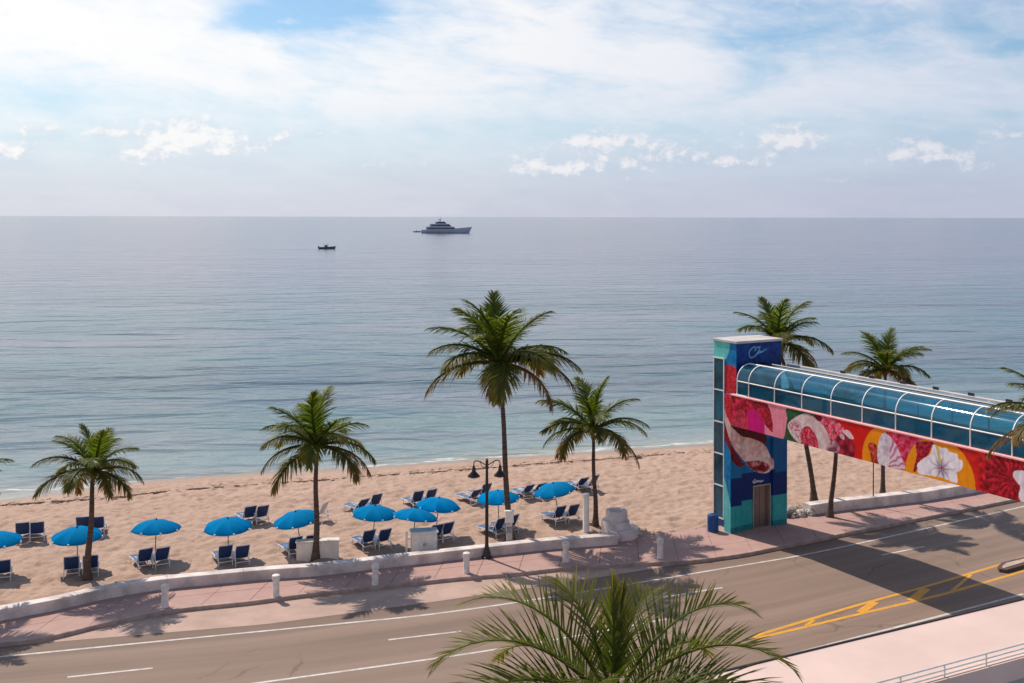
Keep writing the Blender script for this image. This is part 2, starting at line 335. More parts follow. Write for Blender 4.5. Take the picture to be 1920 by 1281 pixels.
# ---- sea
def make_sea():
    mb = MB(); xs = [-40000, -6000, -1200, -300, -120, -60, 0, 60, 120, 300, 1200, 6000, 40000]; ys = [-8, 20, 60, 150, 400, 1200, 4000, 9000, 17000]
    vs = []
    for yo in ys:
        for x in xs: vs.append((x, (float(shore(max(-155, min(195, x)))) + yo) if yo < 1000 else yo, SEA_Z))
    n = len(xs)
    mb.add(vs, [(j*n+i, j*n+i+1, (j+1)*n+i+1, (j+1)*n+i) for j in range(len(ys)-1) for i in range(n-1)])
    m = bpy.data.materials.new('sea_water'); m.use_nodes = True; t = NT(m.node_tree); b = t.n['Principled BSDF']
    pos = t.new('ShaderNodeNewGeometry').outputs['Position']
    A, B = P(0, 931, SEA_Z), P(1340, 833, SEA_Z); dirv = Vector((1, .13, 0)).normalized(); shd = (B-A).normalized(); nrm = Vector((-shd.y, shd.x, 0)); nw = Vector((-dirv.y, dirv.x, 0))
    so_ = t.math('SUBTRACT', t.vmath('DOT_PRODUCT', pos, tuple(nrm)), float(nrm.dot((A+B)/2)))     # metres off the shore
    al = t.vmath('DOT_PRODUCT', pos, tuple(dirv))
    Q = t.xyz(al, t.vmath('DOT_PRODUCT', pos, tuple(nw)), 0.0)
    big = t.noise(t.vmath('MULTIPLY', Q, (.012, .045, 1)), 1.0, 4, .55, .5)
    mid = t.noise(t.vmath('MULTIPLY', Q, (.070, .175, 1)), 1.0, 3, .5, .5)
    fine = t.noise(t.vmath('MULTIPLY', Q, (.35, .9, 1)), 1.0, 3, .55, .4)
    rip = t.noise(t.vmath('MULTIPLY', Q, (1.6, 3.2, 1)), 1.0, 2, .5)
    # shallow pale green over sand, deeper blue-grey further out
    deep = t.mix(t.ramp(so_, 40, 320), (.026, .095, .112), (.082, .076, .125))
    c = t.mix(t.ramp(t.math('ADD', so_, t.math('MULTIPLY', t.math('SUBTRACT', mid, .5), 14)), 1, 30), (.13, .205, .195), deep)
    c = t.mix(t.ramp(t.math('ADD', so_, t.math('MULTIPLY', t.math('SUBTRACT', fine, .5), 3)), -1.5, 5, 1, 0), c, (.36, .34, .26))
    patch = t.ramp(big, .42, .66)
    c = t.mix(t.math('MULTIPLY', patch, .5), c, (.17, .135, .18))
    slick = t.noise(t.vmath('MULTIPLY', Q, (.0011, .016, 1)), 1.0, 3, .5, .6)
    c = t.mix(t.math('MULTIPLY', t.ramp(t.math('ABSOLUTE', t.math('SUBTRACT', slick, .5)), .0, .022, 1, 0), .7), c, (.016, .040, .065))
    # thin broken foam where the water laps the sand
    fl = t.math('ADD', so_, t.math('MULTIPLY', t.math('SUBTRACT', t.noise(t.vmath('MULTIPLY', Q, (.16, .3, 1)), 1.0, 4, .6), .5), 5.0))
    foam = t.math('MULTIPLY', t.ramp(t.math('ABSOLUTE', t.math('SUBTRACT', fl, .9)), .05, .5, 1, 0), t.ramp(t.noise(t.vmath('MULTIPLY', Q, (.5, 1.5, 1)), 1.0, 5, .7), .42, .62))
    c = t.mix(t.math('MULTIPLY', foam, .8), c, (.75, .76, .74))
    t.put(b.inputs['Base Color'], c); t.put(b.inputs['Roughness'], t.ramp(foam, 0, 1, .17, .8)); b.inputs['IOR'].default_value = 1.333; b.inputs['Specular Tint'].default_value = (1.0, .95, 1.0, 1)
    h = t.math('ADD', t.math('MULTIPLY', mid, 1.8), t.math('ADD', t.math('MULTIPLY', fine, .18), t.math('MULTIPLY', rip, .035)))
    h = t.math('ADD', h, t.math('MULTIPLY', t.noise(t.vmath('MULTIPLY', Q, (.016, .055, 1)), 1.0, 2, .5, .5), 1.2))
    bn = t.new('ShaderNodeBump'); bn.inputs['Strength'].default_value = 1.0; bn.inputs['Distance'].default_value = .50
    t.put(bn.inputs['Height'], h); t.l.new(bn.outputs[0], b.inputs['Normal'])
    tag(mb.build('sea', m), 'calm grey-blue sea reaching the horizon', None, None, 'structure')
make_sea()

# ---- land below everything, road, lay-by, kerb, paving
XL, XR = -70.0, 75.0
def strip(f0, f1, z, x0=XL, x1=XR, step=.5):
    mb = MB(); xs = np.arange(x0, x1+.01, step); vs = []
    for x in xs: vs += [(x, float(f0(x)), z), (x, float(f1(x)), z)]
    return mb.add(vs, [(2*i, 2*i+2, 2*i+3, 2*i+1) for i in range(len(xs)-1)])
earth = mat('earth', (.30, .25, .20), .95, .15, .4, .3, 5)
mb = MB(); mb.add([(-900, -400, -.45), (900, -400, -.45), (900, 44, -.45), (-900, 44, -.45)], [(0, 1, 2, 3)])
tag(mb.build('ground', earth), 'bare ground under the road and buildings', None, None, 'structure')
def road_mat():
    m = bpy.data.materials.new('asphalt'); m.use_nodes = True; t = NT(m.node_tree); b = t.n['Principled BSDF']
    pos = t.new('ShaderNodeTexCoord').outputs['Object']; x, y, z = t.sep(pos)
    # distance across the carriageway, following its bend
    fc = t.new('ShaderNodeVertexColor', layer_name='across').outputs[0]; ac, al, _ = t.sep(fc)
    Q = t.xyz(t.math('MULTIPLY', al, 100), t.math('MULTIPLY', ac, 40), 0.0)
    st = t.noise(t.vmath('MULTIPLY', Q, (.035, 1.1, 1)), 1.0, 5, .6)
    pt = t.noise(t.vmath('MULTIPLY', Q, (.10, .30, 1)), 1.0, 4, .55)
    gr = t.noise(pos, 60, 3, .7)
    c = t.mix(t.ramp(st, .3, .7), (.235, .158, .118), (.300, .208, .160))
    c = t.mix(t.ramp(pt, .5, .75, 0, .45), c, (.20, .138, .105))
    c = t.mix(t.ramp(gr, .3, .7, 0, .3), c, (.18, .125, .095))
    c = t.mix(t.ramp(ac, .0, .035, .45, 0), c, (.15, .10, .075))  # kerb-side shadow band put into the asphalt colour, with gutter stains
    wp = t.math('ABSOLUTE', t.math('SINE', t.math('MULTIPLY', ac, 75.0)))
    c = t.mix(t.math('MULTIPLY', t.ramp(wp, .72, 1.0), t.ramp(pt, .3, .7, .15, .42)), c, (.165, .112, .085))
    vo = t.new('ShaderNodeTexVoronoi', feature='DISTANCE_TO_EDGE'); t.put(vo.inputs['Vector'], t.vmath('ADD', pos, t.vmath('MULTIPLY', t.xyz(t.noise(pos, .8, 4), t.noise(pos, .83, 4), 0.0), (1.6, 1.6, 0)))); vo.inputs['Scale'].default_value = .16
    crack = t.math('MULTIPLY', t.ramp(vo.outputs['Distance'], .002, .010, 1, 0), t.ramp(t.noise(pos, .25, 3), .45, .6))
    c = t.mix(t.math('MULTIPLY', crack, .4), c, (.06, .045, .038))
    st2 = t.noise(t.vmath('MULTIPLY', Q, (.25, .6, 1)), 1.0, 5, .7)
    c = t.mix(t.ramp(st2, .62, .74, 0, .5), c, (.12, .085, .066))
    t.put(b.inputs['Base Color'], c); b.inputs['Roughness'].default_value = .82; b.inputs['Specular IOR Level'].default_value = .3
    bn = t.new('ShaderNodeBump'); bn.inputs['Strength'].default_value = .3; bn.inputs['Distance'].default_value = .01
    t.put(bn.inputs['Height'], gr); t.l.new(bn.outputs[0], b.inputs['Normal']); return m
def make_road():
    xs = np.arange(XL, XR+.01, .5); offs = [0, .4, 1.5, 4, 8, 12, 17, 22, 28]; vs = []; cols = []
    for x in xs:
        e = float(edge(x))
        for o in offs: vs.append((x, e-o, ROAD_Z)); cols.append((o*.87/40, (x+70)/100, 0))
    n = len(offs); mb = MB().add(vs, [(i*n+k+1, i*n+n+k+1, i*n+n+k, i*n+k) for i in range(len(xs)-1) for k in range(n-1)])
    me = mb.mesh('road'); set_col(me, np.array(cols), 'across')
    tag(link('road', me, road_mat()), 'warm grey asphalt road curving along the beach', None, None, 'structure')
make_road()
layby_m = mat('layby_concrete', (.47, .315, .25), .85, .08, .7, .3, 30, detail=6)
lo_edge = lambda x: np.minimum(edge(x), kerb(x)-.02)
tag(strip(lo_edge, lambda x: kerb(x)+.05, ROAD_Z+.006, x0=-30, x1=13).build('layby', layby_m), 'pale pink concrete lay-by strip between road and kerb', None, None, 'structure')
kerb_m = mat('kerb_concrete', (.44, .31, .26), .85, .12, 2.0, .3, 30)
def line_of(f, x0, x1, step=.4): return [(x, float(f(x))) for x in np.arange(x0, x1+1e-6, step)]
mb = MB().sweep([(0, -.4), (0, .0), (.02, .012), (.16, .012), (.16, -.4)], line_of(kerb, XL, XR))
tag(mb.build('kerb', kerb_m), 'pinkish concrete kerb along the pavement', None, None, 'structure')
pave_m = bpy.data.materials.new('pink_paving'); pave_m.use_nodes = True
t = NT(pave_m.node_tree); b = t.n['Principled BSDF']; tc = t.new('ShaderNodeNewGeometry').outputs['Position']
rnd = t.new('ShaderNodeObjectInfo').outputs['Random']
c = t.mix(t.ramp(t.noise(tc, .8, 5, .6), .3, .7), (.41, .235, .20), (.47, .285, .24))
c = t.mix(t.math('MULTIPLY', rnd, .35), c, (.39, .245, .215)); c = t.mix(t.ramp(t.noise(tc, 25, 4, .7), .5, .8, 0, .3), c, (.32, .185, .16))
c = t.mix(t.ramp(t.noise(tc, .35, 4, .6), .55, .75, 0, .5), c, (.50, .345, .275))
t.put(b.inputs['Base Color'], c); b.inputs['Roughness'].default_value = .85
near_k = lambda x: edge(x)-14.4
tag(strip(lambda x: near_k(x)-13, lambda x: near_k(x)-.14, -.004).build('near_pavement', pave_m), 'pink pavement on the hotel side of the road', None, None, 'structure')
tag(MB().sweep([(-.15, -.4), (-.15, .010), (-.02, .010), (0, -.004), (0, -.4)], line_of(near_k, XL, XR)).build('kerb', kerb_m), 'kerb on the hotel side of the road', None, None, 'structure')
joint_m = mat('joint_mortar', (.26, .17, .15), .95, .2, 4)
bed = strip(lambda x: kerb(x)+.16, lambda x: inland(x)+.4, -.030).build('pavement', joint_m)
tag(bed, 'pink concrete pavement between road and beach wall', None, None, 'structure')
def make_slabs():
    f0 = lambda x: float(kerb(x))+.17; f1 = lambda x: float(inland(x))+.30
    g = .012; xs = np.arange(-28, 42, 1.9)
    for i in range(len(xs)-1):
        xa, xb = xs[i]+g, xs[i+1]-g; wmid = f1((xa+xb)/2)-f0((xa+xb)/2); k = 2 if wmid < 4.2 else 3
        sh = .35
        for j in range(k):
            mb = MB(); sub = 3; top = []; bot = []
            for q in range(sub+1):
                x = xa+(xb-xa)*q/sub
                for lst, fr, o in ((bot, j/k, g), (top, (j+1)/k, -g)):
                    xx = x+sh*(fr-.5); lst.append((xx, f0(xx)+(f1(xx)-f0(xx))*fr+o))
            z = random.uniform(-.003, .003)
            mb.prism(bot+top[::-1], -.10, z); mb.build('paving_slab', pave_m, bed)
make_slabs()

# ---- painted lines
line_white = mat('line_paint', (.66, .60, .55), .7, .15, 3, detail=6, col2=(.46, .40, .36))
line_yel = mat('yellow_line_paint', (.72, .33, .015), .65, .15, 3, detail=6, col2=(.58, .27, .03))
def marking(pts, wd, m, label, name='road_marking', dz=.005, group=None):
    q = [P(x, y, ROAD_Z) for x, y in pts]
    L = []
    for i in range(len(q)-1):
        n = max(1, int((q[i+1]-q[i]).length/.8)); L += [q[i].lerp(q[i+1], k/n) for k in range(n)]
    L.append(q[-1]); ln = [(p.x, p.y) for p in L]
    if len(ln) > 6:
        a = np.array(ln); 
        for _ in range(3): a[1:-1] = (a[:-2]+2*a[1:-1]+a[2:])/4
        ln = [tuple(r) for r in a]
    vs = []
    for i in range(len(ln)):
        a = Vector(ln[max(i-1, 0)]); b2 = Vector(ln[min(i+1, len(ln)-1)]); tt = (b2-a).normalized(); nn = Vector((-tt.y, tt.x))*wd/2
        vs += [(ln[i][0]-nn.x, ln[i][1]-nn.y, ROAD_Z+dz), (ln[i][0]+nn.x, ln[i][1]+nn.y, ROAD_Z+dz)]
    o = MB().add(vs, [(2*i, 2*i+2, 2*i+3, 2*i+1) for i in range(len(ln)-1)]).build(name, m)
    return tag(o, label, 'road marking', group)
marking([(-160, 1247), (0, 1232), (440, 1189), (800, 1154), (923, 1137), (1060, 1116), (1263, 1082), (1340, 1069), (1504, 1042), (1622, 1017), (1920, 950), (2200, 886)], .13, line_white, 'long solid white edge line on the beach side of the road')
marking([(128, 1270), (288, 1253)], .12, line_white, 'white lane dash in the bottom left corner', group=None)
marking([(730, 1200), (866, 1184)], .12, line_white, 'white lane dash left of the foreground palm')
marking([(1240, 1121), (1356, 1102)], .12, line_white, 'white lane dash beside the palm shadow behind the foreground palm')
marking([(1655, 1041), (1735, 1025)], .12, line_white, 'white lane dash at the edge of the bridge shadow')
marking([(470, 1283), (660, 1257), (883, 1226), (1060, 1197), (1251, 1161)], .13, line_white, 'solid white line running behind the foreground palm')
marking([(1440, 1239), (1540, 1213), (1777, 1152), (1920, 1114)], .14, line_white, 'white edge line on the near side of the road')
YU = [(1412, 1195), (1425, 1190), (1629, 1129), (1725, 1104), (1836, 1071), (1920, 1046), (2100, 993)]
YL = [(1418, 1198), (1443, 1192), (1636, 1146), (1767, 1116), (1877, 1084), (1920, 1071), (2100, 1019)]
marking(YU, .19, line_yel, 'upper yellow line of the painted median')
marking(YL, .19, line_yel, 'lower yellow line of the painted median')
for k, (x0, y0, x1, y1) in enumerate([(1512, 1174, 1528, 1163), (1614, 1149, 1642, 1129), (1710, 1127, 1738, 1104), (1786, 1109, 1822, 1078)]):
    marking([(x0, y0), (x1, y1)], (.16, .36, .40, .16)[k], line_yel, ['yellow hatch bar nearest the pointed end of the painted median', 'second yellow hatch bar in the painted median', 'wide yellow hatch bar just before the bridge shadow', 'yellow hatch bar inside the bridge shadow'][k], dz=.009, group='median hatch bars')
# raised median nose
def make_median():
    m = mat('median_rim', (.10, .060, .045), .8, .2, 3, .2, 20); top = mat('median_top', (.50, .36, .30), .85, .1, 2, .2, 20)
    a = [P(x, y, ROAD_Z) for x, y in [(1872, 1068), (1880, 1061), (1920, 1051), (2100, 1000)]]
    b2 = [P(x, y, ROAD_Z) for x, y in [(2100, 1012), (1920, 1066), (1888, 1075), (1875, 1073)]]
    poly = [(p.x, p.y) for p in a+b2][::-1]
    c = Vector((sum(p[0] for p in poly)/len(poly), sum(p[1] for p in poly)/len(poly)))
    root = empty('traffic_island', (0, 0, 0), 0, 'raised kerbed traffic island with dark rim inside the yellow lines', 'traffic island')
    MB().prism(poly, ROAD_Z-.1, ROAD_Z+.16).build('rim', m, root)
    inn = []
    n = len(poly)
    for i, p in enumerate(poly):
        t1 = (Vector(p)-Vector(poly[i-1])).normalized(); t2 = (Vector(poly[(i+1) % n])-Vector(p)).normalized(); q = (Vector((-t1.y, t1.x))+Vector((-t2.y, t2.x))).normalized()*.2
        inn.append((p[0]+q.x, p[1]+q.y))
    MB().prism(inn, ROAD_Z+.1, ROAD_Z+.185).build('top', top, root)
make_median()

# ------------------------------------------------------------------ beach walls
def make_wall(name, f, x0, x1, label, hgt=.46, dep=.46, group=None):
    root = empty(name, (0, 0, 0), 0, label, 'wall')
    MB().sweep([(0, -.25), (0, hgt-.15), (dep, hgt-.15), (dep, -.25)], line_of(f, x0, x1, .3)).build('wall_body', white_wall, root)
    x = x0; seg = 3.1
    while x < x1-.05:
        xe = min(x+seg, x1)
        MB().sweep([(-.035, hgt-.148), (-.035, hgt-.02), (-.015, hgt), (dep+.02, hgt), (dep+.04, hgt-.02), (dep+.04, hgt-.148)], line_of(f, x+.006, xe-.006, (xe-x-.012)/10)).build('coping_stone', white_wall, root)
        x = xe
    return root
pe = P(1163, 1021)
bw = make_wall('beach_wall', wall_l, -46, pe.x, 'long low white wall winding along the pavement to a rounded stepped end')
def make_scroll(root):
    c = P(1160, 1005); c = Vector((c.x-.12, c.y+.05))
    def tier(r, z0, z1, name, hollow=0.0, cc=c):
        prof = [(r, z0), (r, z1-.05), (r-.03, z1)]
        if hollow: prof += [(r-hollow, z1), (r-hollow-.02, z1-.3)]
        MB().lathe(prof, 28, (cc.x, cc.y, 0)).build(name, white_wall, root, True, 35)
    ring = [(c.x+1.15*math.cos(a), c.y+1.0*math.sin(a)) for a in [R(-115+i*8) for i in range(27)]]
    MB().sweep([(0, -.2), (0, .46), (.42, .46), (.42, -.2)], ring).build('curled_end', white_wall, root, True, 35)
    tier(.72, -.2, .80, 'step', 0, c); tier(.56, .7, 1.28, 'planter_rim', .15, c+Vector((.06, .1)))
make_scroll(bw)
rw0 = P(1478, 973).x
rw = make_wall('beach_wall', wall_r, P(1520, 966).x, 70, 'white low wall on the right passing behind the bridge, rough at its left end', .55, .55)
stone = mat('broken_stone', (.50, .44, .40), .9, .2, 3, .6, 12)
for k in range(15):
    x = rw0 + random.uniform(-.1, 1.5); y = float(wall_r(x))+random.uniform(.0, .6); s = random.uniform(.14, .30)
    mb = MB(); prof = [(s*q*random.uniform(.85, 1.15), s*zz) for q, zz in ((.6, -.3), (1, .2), (.9, .7), (.45, 1.1))]
    mb.lathe(prof, 7, (0, 0, 0)); mb.v = [(a*random.uniform(.8, 1.2), b_*random.uniform(.8, 1.2), c_*random.uniform(.9, 1.1)) for a, b_, c_ in mb.v]
    o = mb.build('stone', stone, rw); o.location = (x, y, random.choice([0, 0, .22])); o.rotation_euler = (0, 0, random.uniform(0, 6))

# ------------------------------------------------------------------ tower and footbridge (local axes r along the road, b towards the sea)
bdir = Vector((-.475, .88, 0)).normalized(); rdir = Vector((bdir.y, -bdir.x, 0))
T0 = P(1371, 1001, 0)
ANG = math.atan2(rdir.y, rdir.x)
C0 = Vector((0, 0, CAMZ))
def ray(x, y): return Vector(((x-960)/FPX, 1, -(y-ROLL*(x-960)-HOR)/FPX))
def on_a(x, y, a=0.0):      # photo pixel -> (s towards the hotel, z) on a plane parallel to the bridge side
    d = ray(x, y); p0 = T0+rdir*a; k = (p0-C0).dot(rdir)/d.dot(rdir); p = C0+d*k; return (-(p-T0).dot(bdir), p.z)
def on_c(x, y, c=0.0):      # photo pixel -> (a, z) on a plane parallel to the tower front
    d = ray(x, y); p0 = T0+bdir*c; k = (p0-C0).dot(bdir)/d.dot(bdir); p = C0+d*k; return ((p-T0).dot(rdir), p.z)
def spline(pts, n=8):
    m = len(pts); out = []
    for i in range(m):
        p0, p1, p2, p3 = (np.array(pts[(i+k-1) % m], float) for k in range(4))
        for q in range(n):
            t_ = q/n; out.append(.5*((2*p1)+(-p0+p2)*t_+(2*p0-5*p1+4*p2-p3)*t_**2+(-p0+3*p1-3*p2+p3)*t_**3))
    return np.array(out)
def inside(poly, U, V):
    r = np.zeros(U.shape, bool); n = len(poly); j = n-1
    for i in range(n):
        xi, yi = poly[i]; xj, yj = poly[j]
        cnd = ((yi > V) != (yj > V)) & (U < (xj-xi)*(V-yi)/(yj-yi+1e-12)+xi); r ^= cnd; j = i
    return r
class Canvas:
    """flat painted print: a fine grid of vertex colours on a wall face"""
    def __init__(s, u0, u1, v0, v1, step, col, seed=1):
        s.nu = int((u1-u0)/step)+1; s.nv = int((v1-v0)/step)+1
        s.U, s.V = np.meshgrid(np.linspace(u0, u1, s.nu), np.linspace(v0, v1, s.nv))
        s.c = np.zeros((s.nv, s.nu, 3)); s.c[:] = srgb(*col)
        s.n1 = fbm(s.nv, s.nu, .22/step, seed); s.n2 = fbm(s.nv, s.nu, .07/step, seed+1)
    def fill(s, m, col, amp=0.0, col2=None, f=None):
        a = np.array(srgb(*col))
        if col2 is not None:
            b_ = np.array(srgb(*col2)); ff = np.clip(f if f is not None else .5+.45*s.n1, 0, 1)[..., None]; full = a*(1-ff)+b_*ff
        else: full = np.broadcast_to(a, s.c.shape)
        full = full*(1+amp*(s.n1*.6+s.n2*.4))[..., None]
        s.c[m] = np.clip(full, 0.002, 1)[m]
    def poly(s, pts, col, amp=0.0, col2=None, f=None, sm=True):
        m = inside(spline(pts) if sm else np.array(pts), s.U, s.V); s.fill(m, col, amp, col2, f); return m
    def radial(s, cu, cv, k, seed=0, tw=0.0):
        a = np.arctan2(s.V-cv, s.U-cu); r = np.hypot(s.V-cv, s.U-cu)
        return .5+.5*np.sin(a*k+seed+s.n1*.7+tw*r), r
    def build(s, name, m, parent, place):
        v = [place(u, w_) for u, w_ in zip(s.U.ravel(), s.V.ravel())]
        idx = np.arange(s.nu*s.nv).reshape(s.nv, s.nu)
        q = np.stack([idx[:-1, :-1], idx[:-1, 1:], idx[1:, 1:], idx[1:, :-1]], -1).reshape(-1, 4)
        me = bpy.data.meshes.new(name); me.from_pydata(v, [], q.tolist()); set_col(me, s.c.reshape(-1, 3)); me.update()
        return link(name, me, m, parent)
mural_m = paint_mat('mural_paint', .42)
SH = (0.45, 3.5, 0.1, 1.9); PO = (0.0, 3.83, 0.0, 0.5); TOP = 9.72; BZ0, BZ1 = 5.58, 7.12; BL = 23.0

def make_tower():
    root = empty('elevator_tower', T0, ANG, 'painted blue and teal elevator tower with shell mural beside the road', 'tower')
    core = mat('tower_core', srgb(24, 84, 140), .5, .08, 1.5)
    mb = MB(); a0, a1, c0, c1 = SH
    mb.box(((a0+a1)/2, (c0+c1)/2, (TOP+BZ1)/2), (a1-a0-.02, c1-c0-.02, TOP-BZ1-.02)); mb.box(((a0+a1)/2, (.45+c1)/2, BZ1/2), (a1-a0-.02, c1-.45-.02, BZ1)); mb.build('shaft', core, root)
    # roof slab
    mb = MB().box(((a0+a1)/2, (c0+c1)/2, TOP+.06), (a1-a0+.14, c1-c0+.14, .13), bev=.015); mb.build('roof_slab', roof_m, root)
    # portal: two piers and a lintel, projecting under the bridge
    def pier(x0, x1, y0, y1, z0, z1, name): return MB().box(((x0+x1)/2, (y0+y1)/2, (z0+z1)/2), (x1-x0, y1-y0, z1-z0)).build(name, core, root)
    pier(.012, .74, .012, .5, 0, BZ1, 'pier'); pier(2.86, 3.82, .012, .5, 0, BZ1, 'pier')
    pier(.74, 2.86, .135, .5, 2.25, BZ1, 'lintel'); pier(.74, 1.58, .135, .5, 0, 2.25, 'jamb'); pier(2.76, 2.86, .135, .5, 0, 2.25, 'jamb')
    # elevator door
    dm = mat('bronze_door', (.24, .19, .165), .34, .08, .8, metal=.7)
    MB().box((1.875, .30, 1.09), (.57, .05, 2.16)).build('door_leaf', dm, root); MB().box((2.465, .30, 1.09), (.57, .05, 2.16)).build('door_leaf', dm, root)
    fr = MB(); fr.box((1.60, .18, 1.12), (.06, .2, 2.24)); fr.box((2.74, .18, 1.12), (.06, .2, 2.24)); fr.box((2.17, .18, 2.22), (1.08, .2, .06)); fr.build('door_frame', mat('door_frame', (.42, .38, .34), .35, .1, 3, metal=.6), root)
    blue, navy, teal, sky_ = (6, 116, 172), (3, 44, 108), (58, 170, 168), (60, 160, 200)
    # front print under the bridge, following the projecting piers
    cv = Canvas(0, 3.83, 0, BZ1, .03, blue, 11); U, V = cv.U, cv.V
    cv.fill(V < 5.2, blue, .05); cv.fill((V < 4.6) & (U > 2.3), (3, 92, 150), .05)
    cv.fill(V < 2.82, navy, .05); cv.fill((V < 2.95) & (U > .74) & (U < 3), navy, .05)
    cv.fill((V < np.where(U < .78, 1.36, np.where(U < 2.8, 1.55, 1.62))), teal, .04, (46, 158, 160), .5+.4*cv.n1); cv.fill(V < .28, (36, 126, 132), .08)
    fp = lambda lst: [on_c(x, y, 0.0) for x, y in lst]
    cv.poly(fp([(1366, 790), (1376, 800), (1432, 812), (1441, 822), (1438, 834), (1424, 836), (1410, 826), (1384, 818), (1368, 806)]), (96, 16, 24), .25)
    cv.poly(fp([(1366, 830), (1374, 838), (1390, 862), (1400, 872), (1386, 876), (1372, 862), (1366, 850)]), (120, 18, 30), .3)
    shell = fp([(1364, 792), (1372, 800), (1392, 818), (1416, 824), (1438, 836), (1450, 860), (1452, 874), (1446, 886), (1430, 888), (1412, 880), (1400, 866), (1384, 850), (1370, 826)])
    cu, cw = on_c(1428, 872); rr, rad = cv.radial(cu, cw, 3.0, .5, 6.0)
    m = cv.poly(shell, (246, 190, 182), .10, (255, 226, 218), .5+.4*cv.n1+.2*(rr-.5))
    lip = inside(spline(fp([(1402, 868), (1412, 864), (1430, 864), (1444, 870), (1448, 880), (1438, 886), (1424, 886), (1410, 878)])), U, V)
    cv.fill(lip, (232, 140, 138), .15, (130, 24, 40), np.clip(rr*1.1-.05, 0, 1)); ed = inside(spline(fp([(1399, 866), (1408, 859), (1430, 858), (1447, 866), (1446, 871), (1430, 865), (1412, 865)])), U, V); cv.fill(ed, (246, 222, 214), .05)
    cv.poly(fp([(1424, 876), (1434, 872), (1440, 878), (1432, 884), (1424, 882)]), (110, 20, 34), .2)
    # small white mark over the door
    for lx, ly, lr in ((1.62, 2.47, .06), (1.72, 2.55, .05), (1.78, 2.44, .05), (1.90, 2.47, .045), (2.05, 2.45, .045), (2.18, 2.44, .04)):
        cv.fill(np.hypot(U-lx, (V-ly)*1.3) < lr, (205, 205, 210), .05)
    cv.fill((np.abs(V-2.42-.02*np.sin(U*14)) < .035) & (U > 1.6) & (U < 2.3), (190, 195, 205), .05)
    def frontplace(u, z):
        y = 0.0 if (u < .74 or u > 2.86) else .125
        return (u, y, z)
    o = cv.build('front_mural', mural_m, root, frontplace)
    # cut the print away over the door opening
    me = o.data; import bmesh
    bm = bmesh.new(); bm.from_mesh(me); kill = [f for f in bm.faces if 1.58 < f.calc_center_median().x < 2.76 and f.calc_center_median().z < 2.25]
    bmesh.ops.delete(bm, geom=kill, context='FACES'); bm.to_mesh(me); bm.free()
    # upper front above the bridge with the artist's signature
    cv = Canvas(a0, a1, BZ1, TOP, .022, (16, 56, 132), 21); cv.fill(cv.V > 0, (4, 46, 110), .06, (8, 66, 136), .5+.4*cv.n1)
    def stroke(pts, wd, col):
        q = np.array([on_c(x, y, c0) for x, y in pts]); 
        for i in range(len(q)-1):
            p0, p1 = q[i], q[i+1]; dv = p1-p0; tt = np.clip(((cv.U-p0[0])*dv[0]+(cv.V-p0[1])*dv[1])/(dv@dv+1e-9), 0, 1)
            cv.fill(np.hypot(cv.U-p0[0]-tt*dv[0], cv.V-p0[1]-tt*dv[1]) < wd, col)
    sg = (128, 196, 226)
    z5 = lambda lst: [(1320+x/3.125, 610+y/3.124) for x, y in lst]
    stroke(z5([(287, 132), (272, 145), (265, 165), (270, 186), (282, 191), (300, 182), (312, 166)]), .028, sg)
    stroke(z5([(287, 130), (296, 126), (302, 134)]), .024, sg); stroke(z5([(300, 150), (310, 130), (330, 126), (322, 148), (308, 174)]), .024, sg)
    stroke(z5([(308, 174), (322, 158), (330, 150), (330, 160), (340, 150), (344, 156), (352, 147), (368, 140)]), .022, sg); stroke(z5([(318, 166), (352, 154)]), .016, sg)
    cv.build('upper_mural', mural_m, root, lambda u, z: (u, c0-.002, z))
    # left side: painted strip beside a glazed strip (s runs towards the hotel, so y = -s)
    def side(name, y0, y1, z0, z1, xx, seed):
        cv = Canvas(y0, y1, z0, z1, .03, (30, 120, 178), seed); U, V = cv.U, cv.V
        sp = lambda lst: [(-on_a(x, y, xx)[0], on_a(x, y, xx)[1]) for x, y in lst]
        cv.fill(V < 12, (10, 106, 168), .05, (20, 130, 184), .5+.4*cv.n1)
        cv.fill(np.hypot((U-2.15)/1.55, (V-9.75)/1.45) < 1, (110, 206, 196), .04)
        cv.poly(sp([(1358, 892), (1350, 905), (1346, 960), (1346, 1010), (1374, 1010), (1374, 985), (1371, 950)]), (110, 206, 200), .04)
        cv.poly(sp([(1357, 690), (1366, 684), (1380, 690), (1383, 706), (1380, 760), (1374, 792), (1366, 790), (1359, 760), (1356, 720)]), (196, 26, 44), .16, (228, 52, 60), .5+.5*cv.n2)
        cv.poly(sp([(1358, 786), (1366, 790), (1373, 800), (1373, 850), (1366, 838), (1357, 815)]), (140, 18, 34), .2)
        cv.poly(sp([(1359, 765), (1363, 780), (1372, 800), (1374, 830), (1370, 826), (1362, 800), (1358, 780)]), (222, 184, 176), .08)
        cv.build(name, mural_m, root, lambda u, z: (xx-.003, u, z))
    side('side_mural', c0, 1.05, 0, TOP, a0, 31); side('side_mural', 0, .5, 0, BZ1, 0.0, 33); side('side_mural', 1.05, c1, 8.85, TOP, a0, 35)
    # glazed strip
    gl = mat('dark_glazing', (.012, .085, .13), .08, .3, .8, spec=.35)
    zs = [.42, 2.13, 3.80, 5.47, 7.15, 8.83]
    for i in range(5): MB().box((a0-.006, (1.05+c1)/2, (zs[i]+zs[i+1])/2), (.02, c1-1.10, zs[i+1]-zs[i]-.06)).build('glass_pane', gl, root)
    for z in zs: MB().box((a0-.02, (1.05+c1)/2, z), (.06, c1-1.05, .06)).build('glazing_bar', white_paint, root)
    for y in (1.06, c1-.02): MB().box((a0-.024, y, 4.62), (.056, .06, 8.44)).build('glazing_post', white_paint, root)
    return root
make_tower()

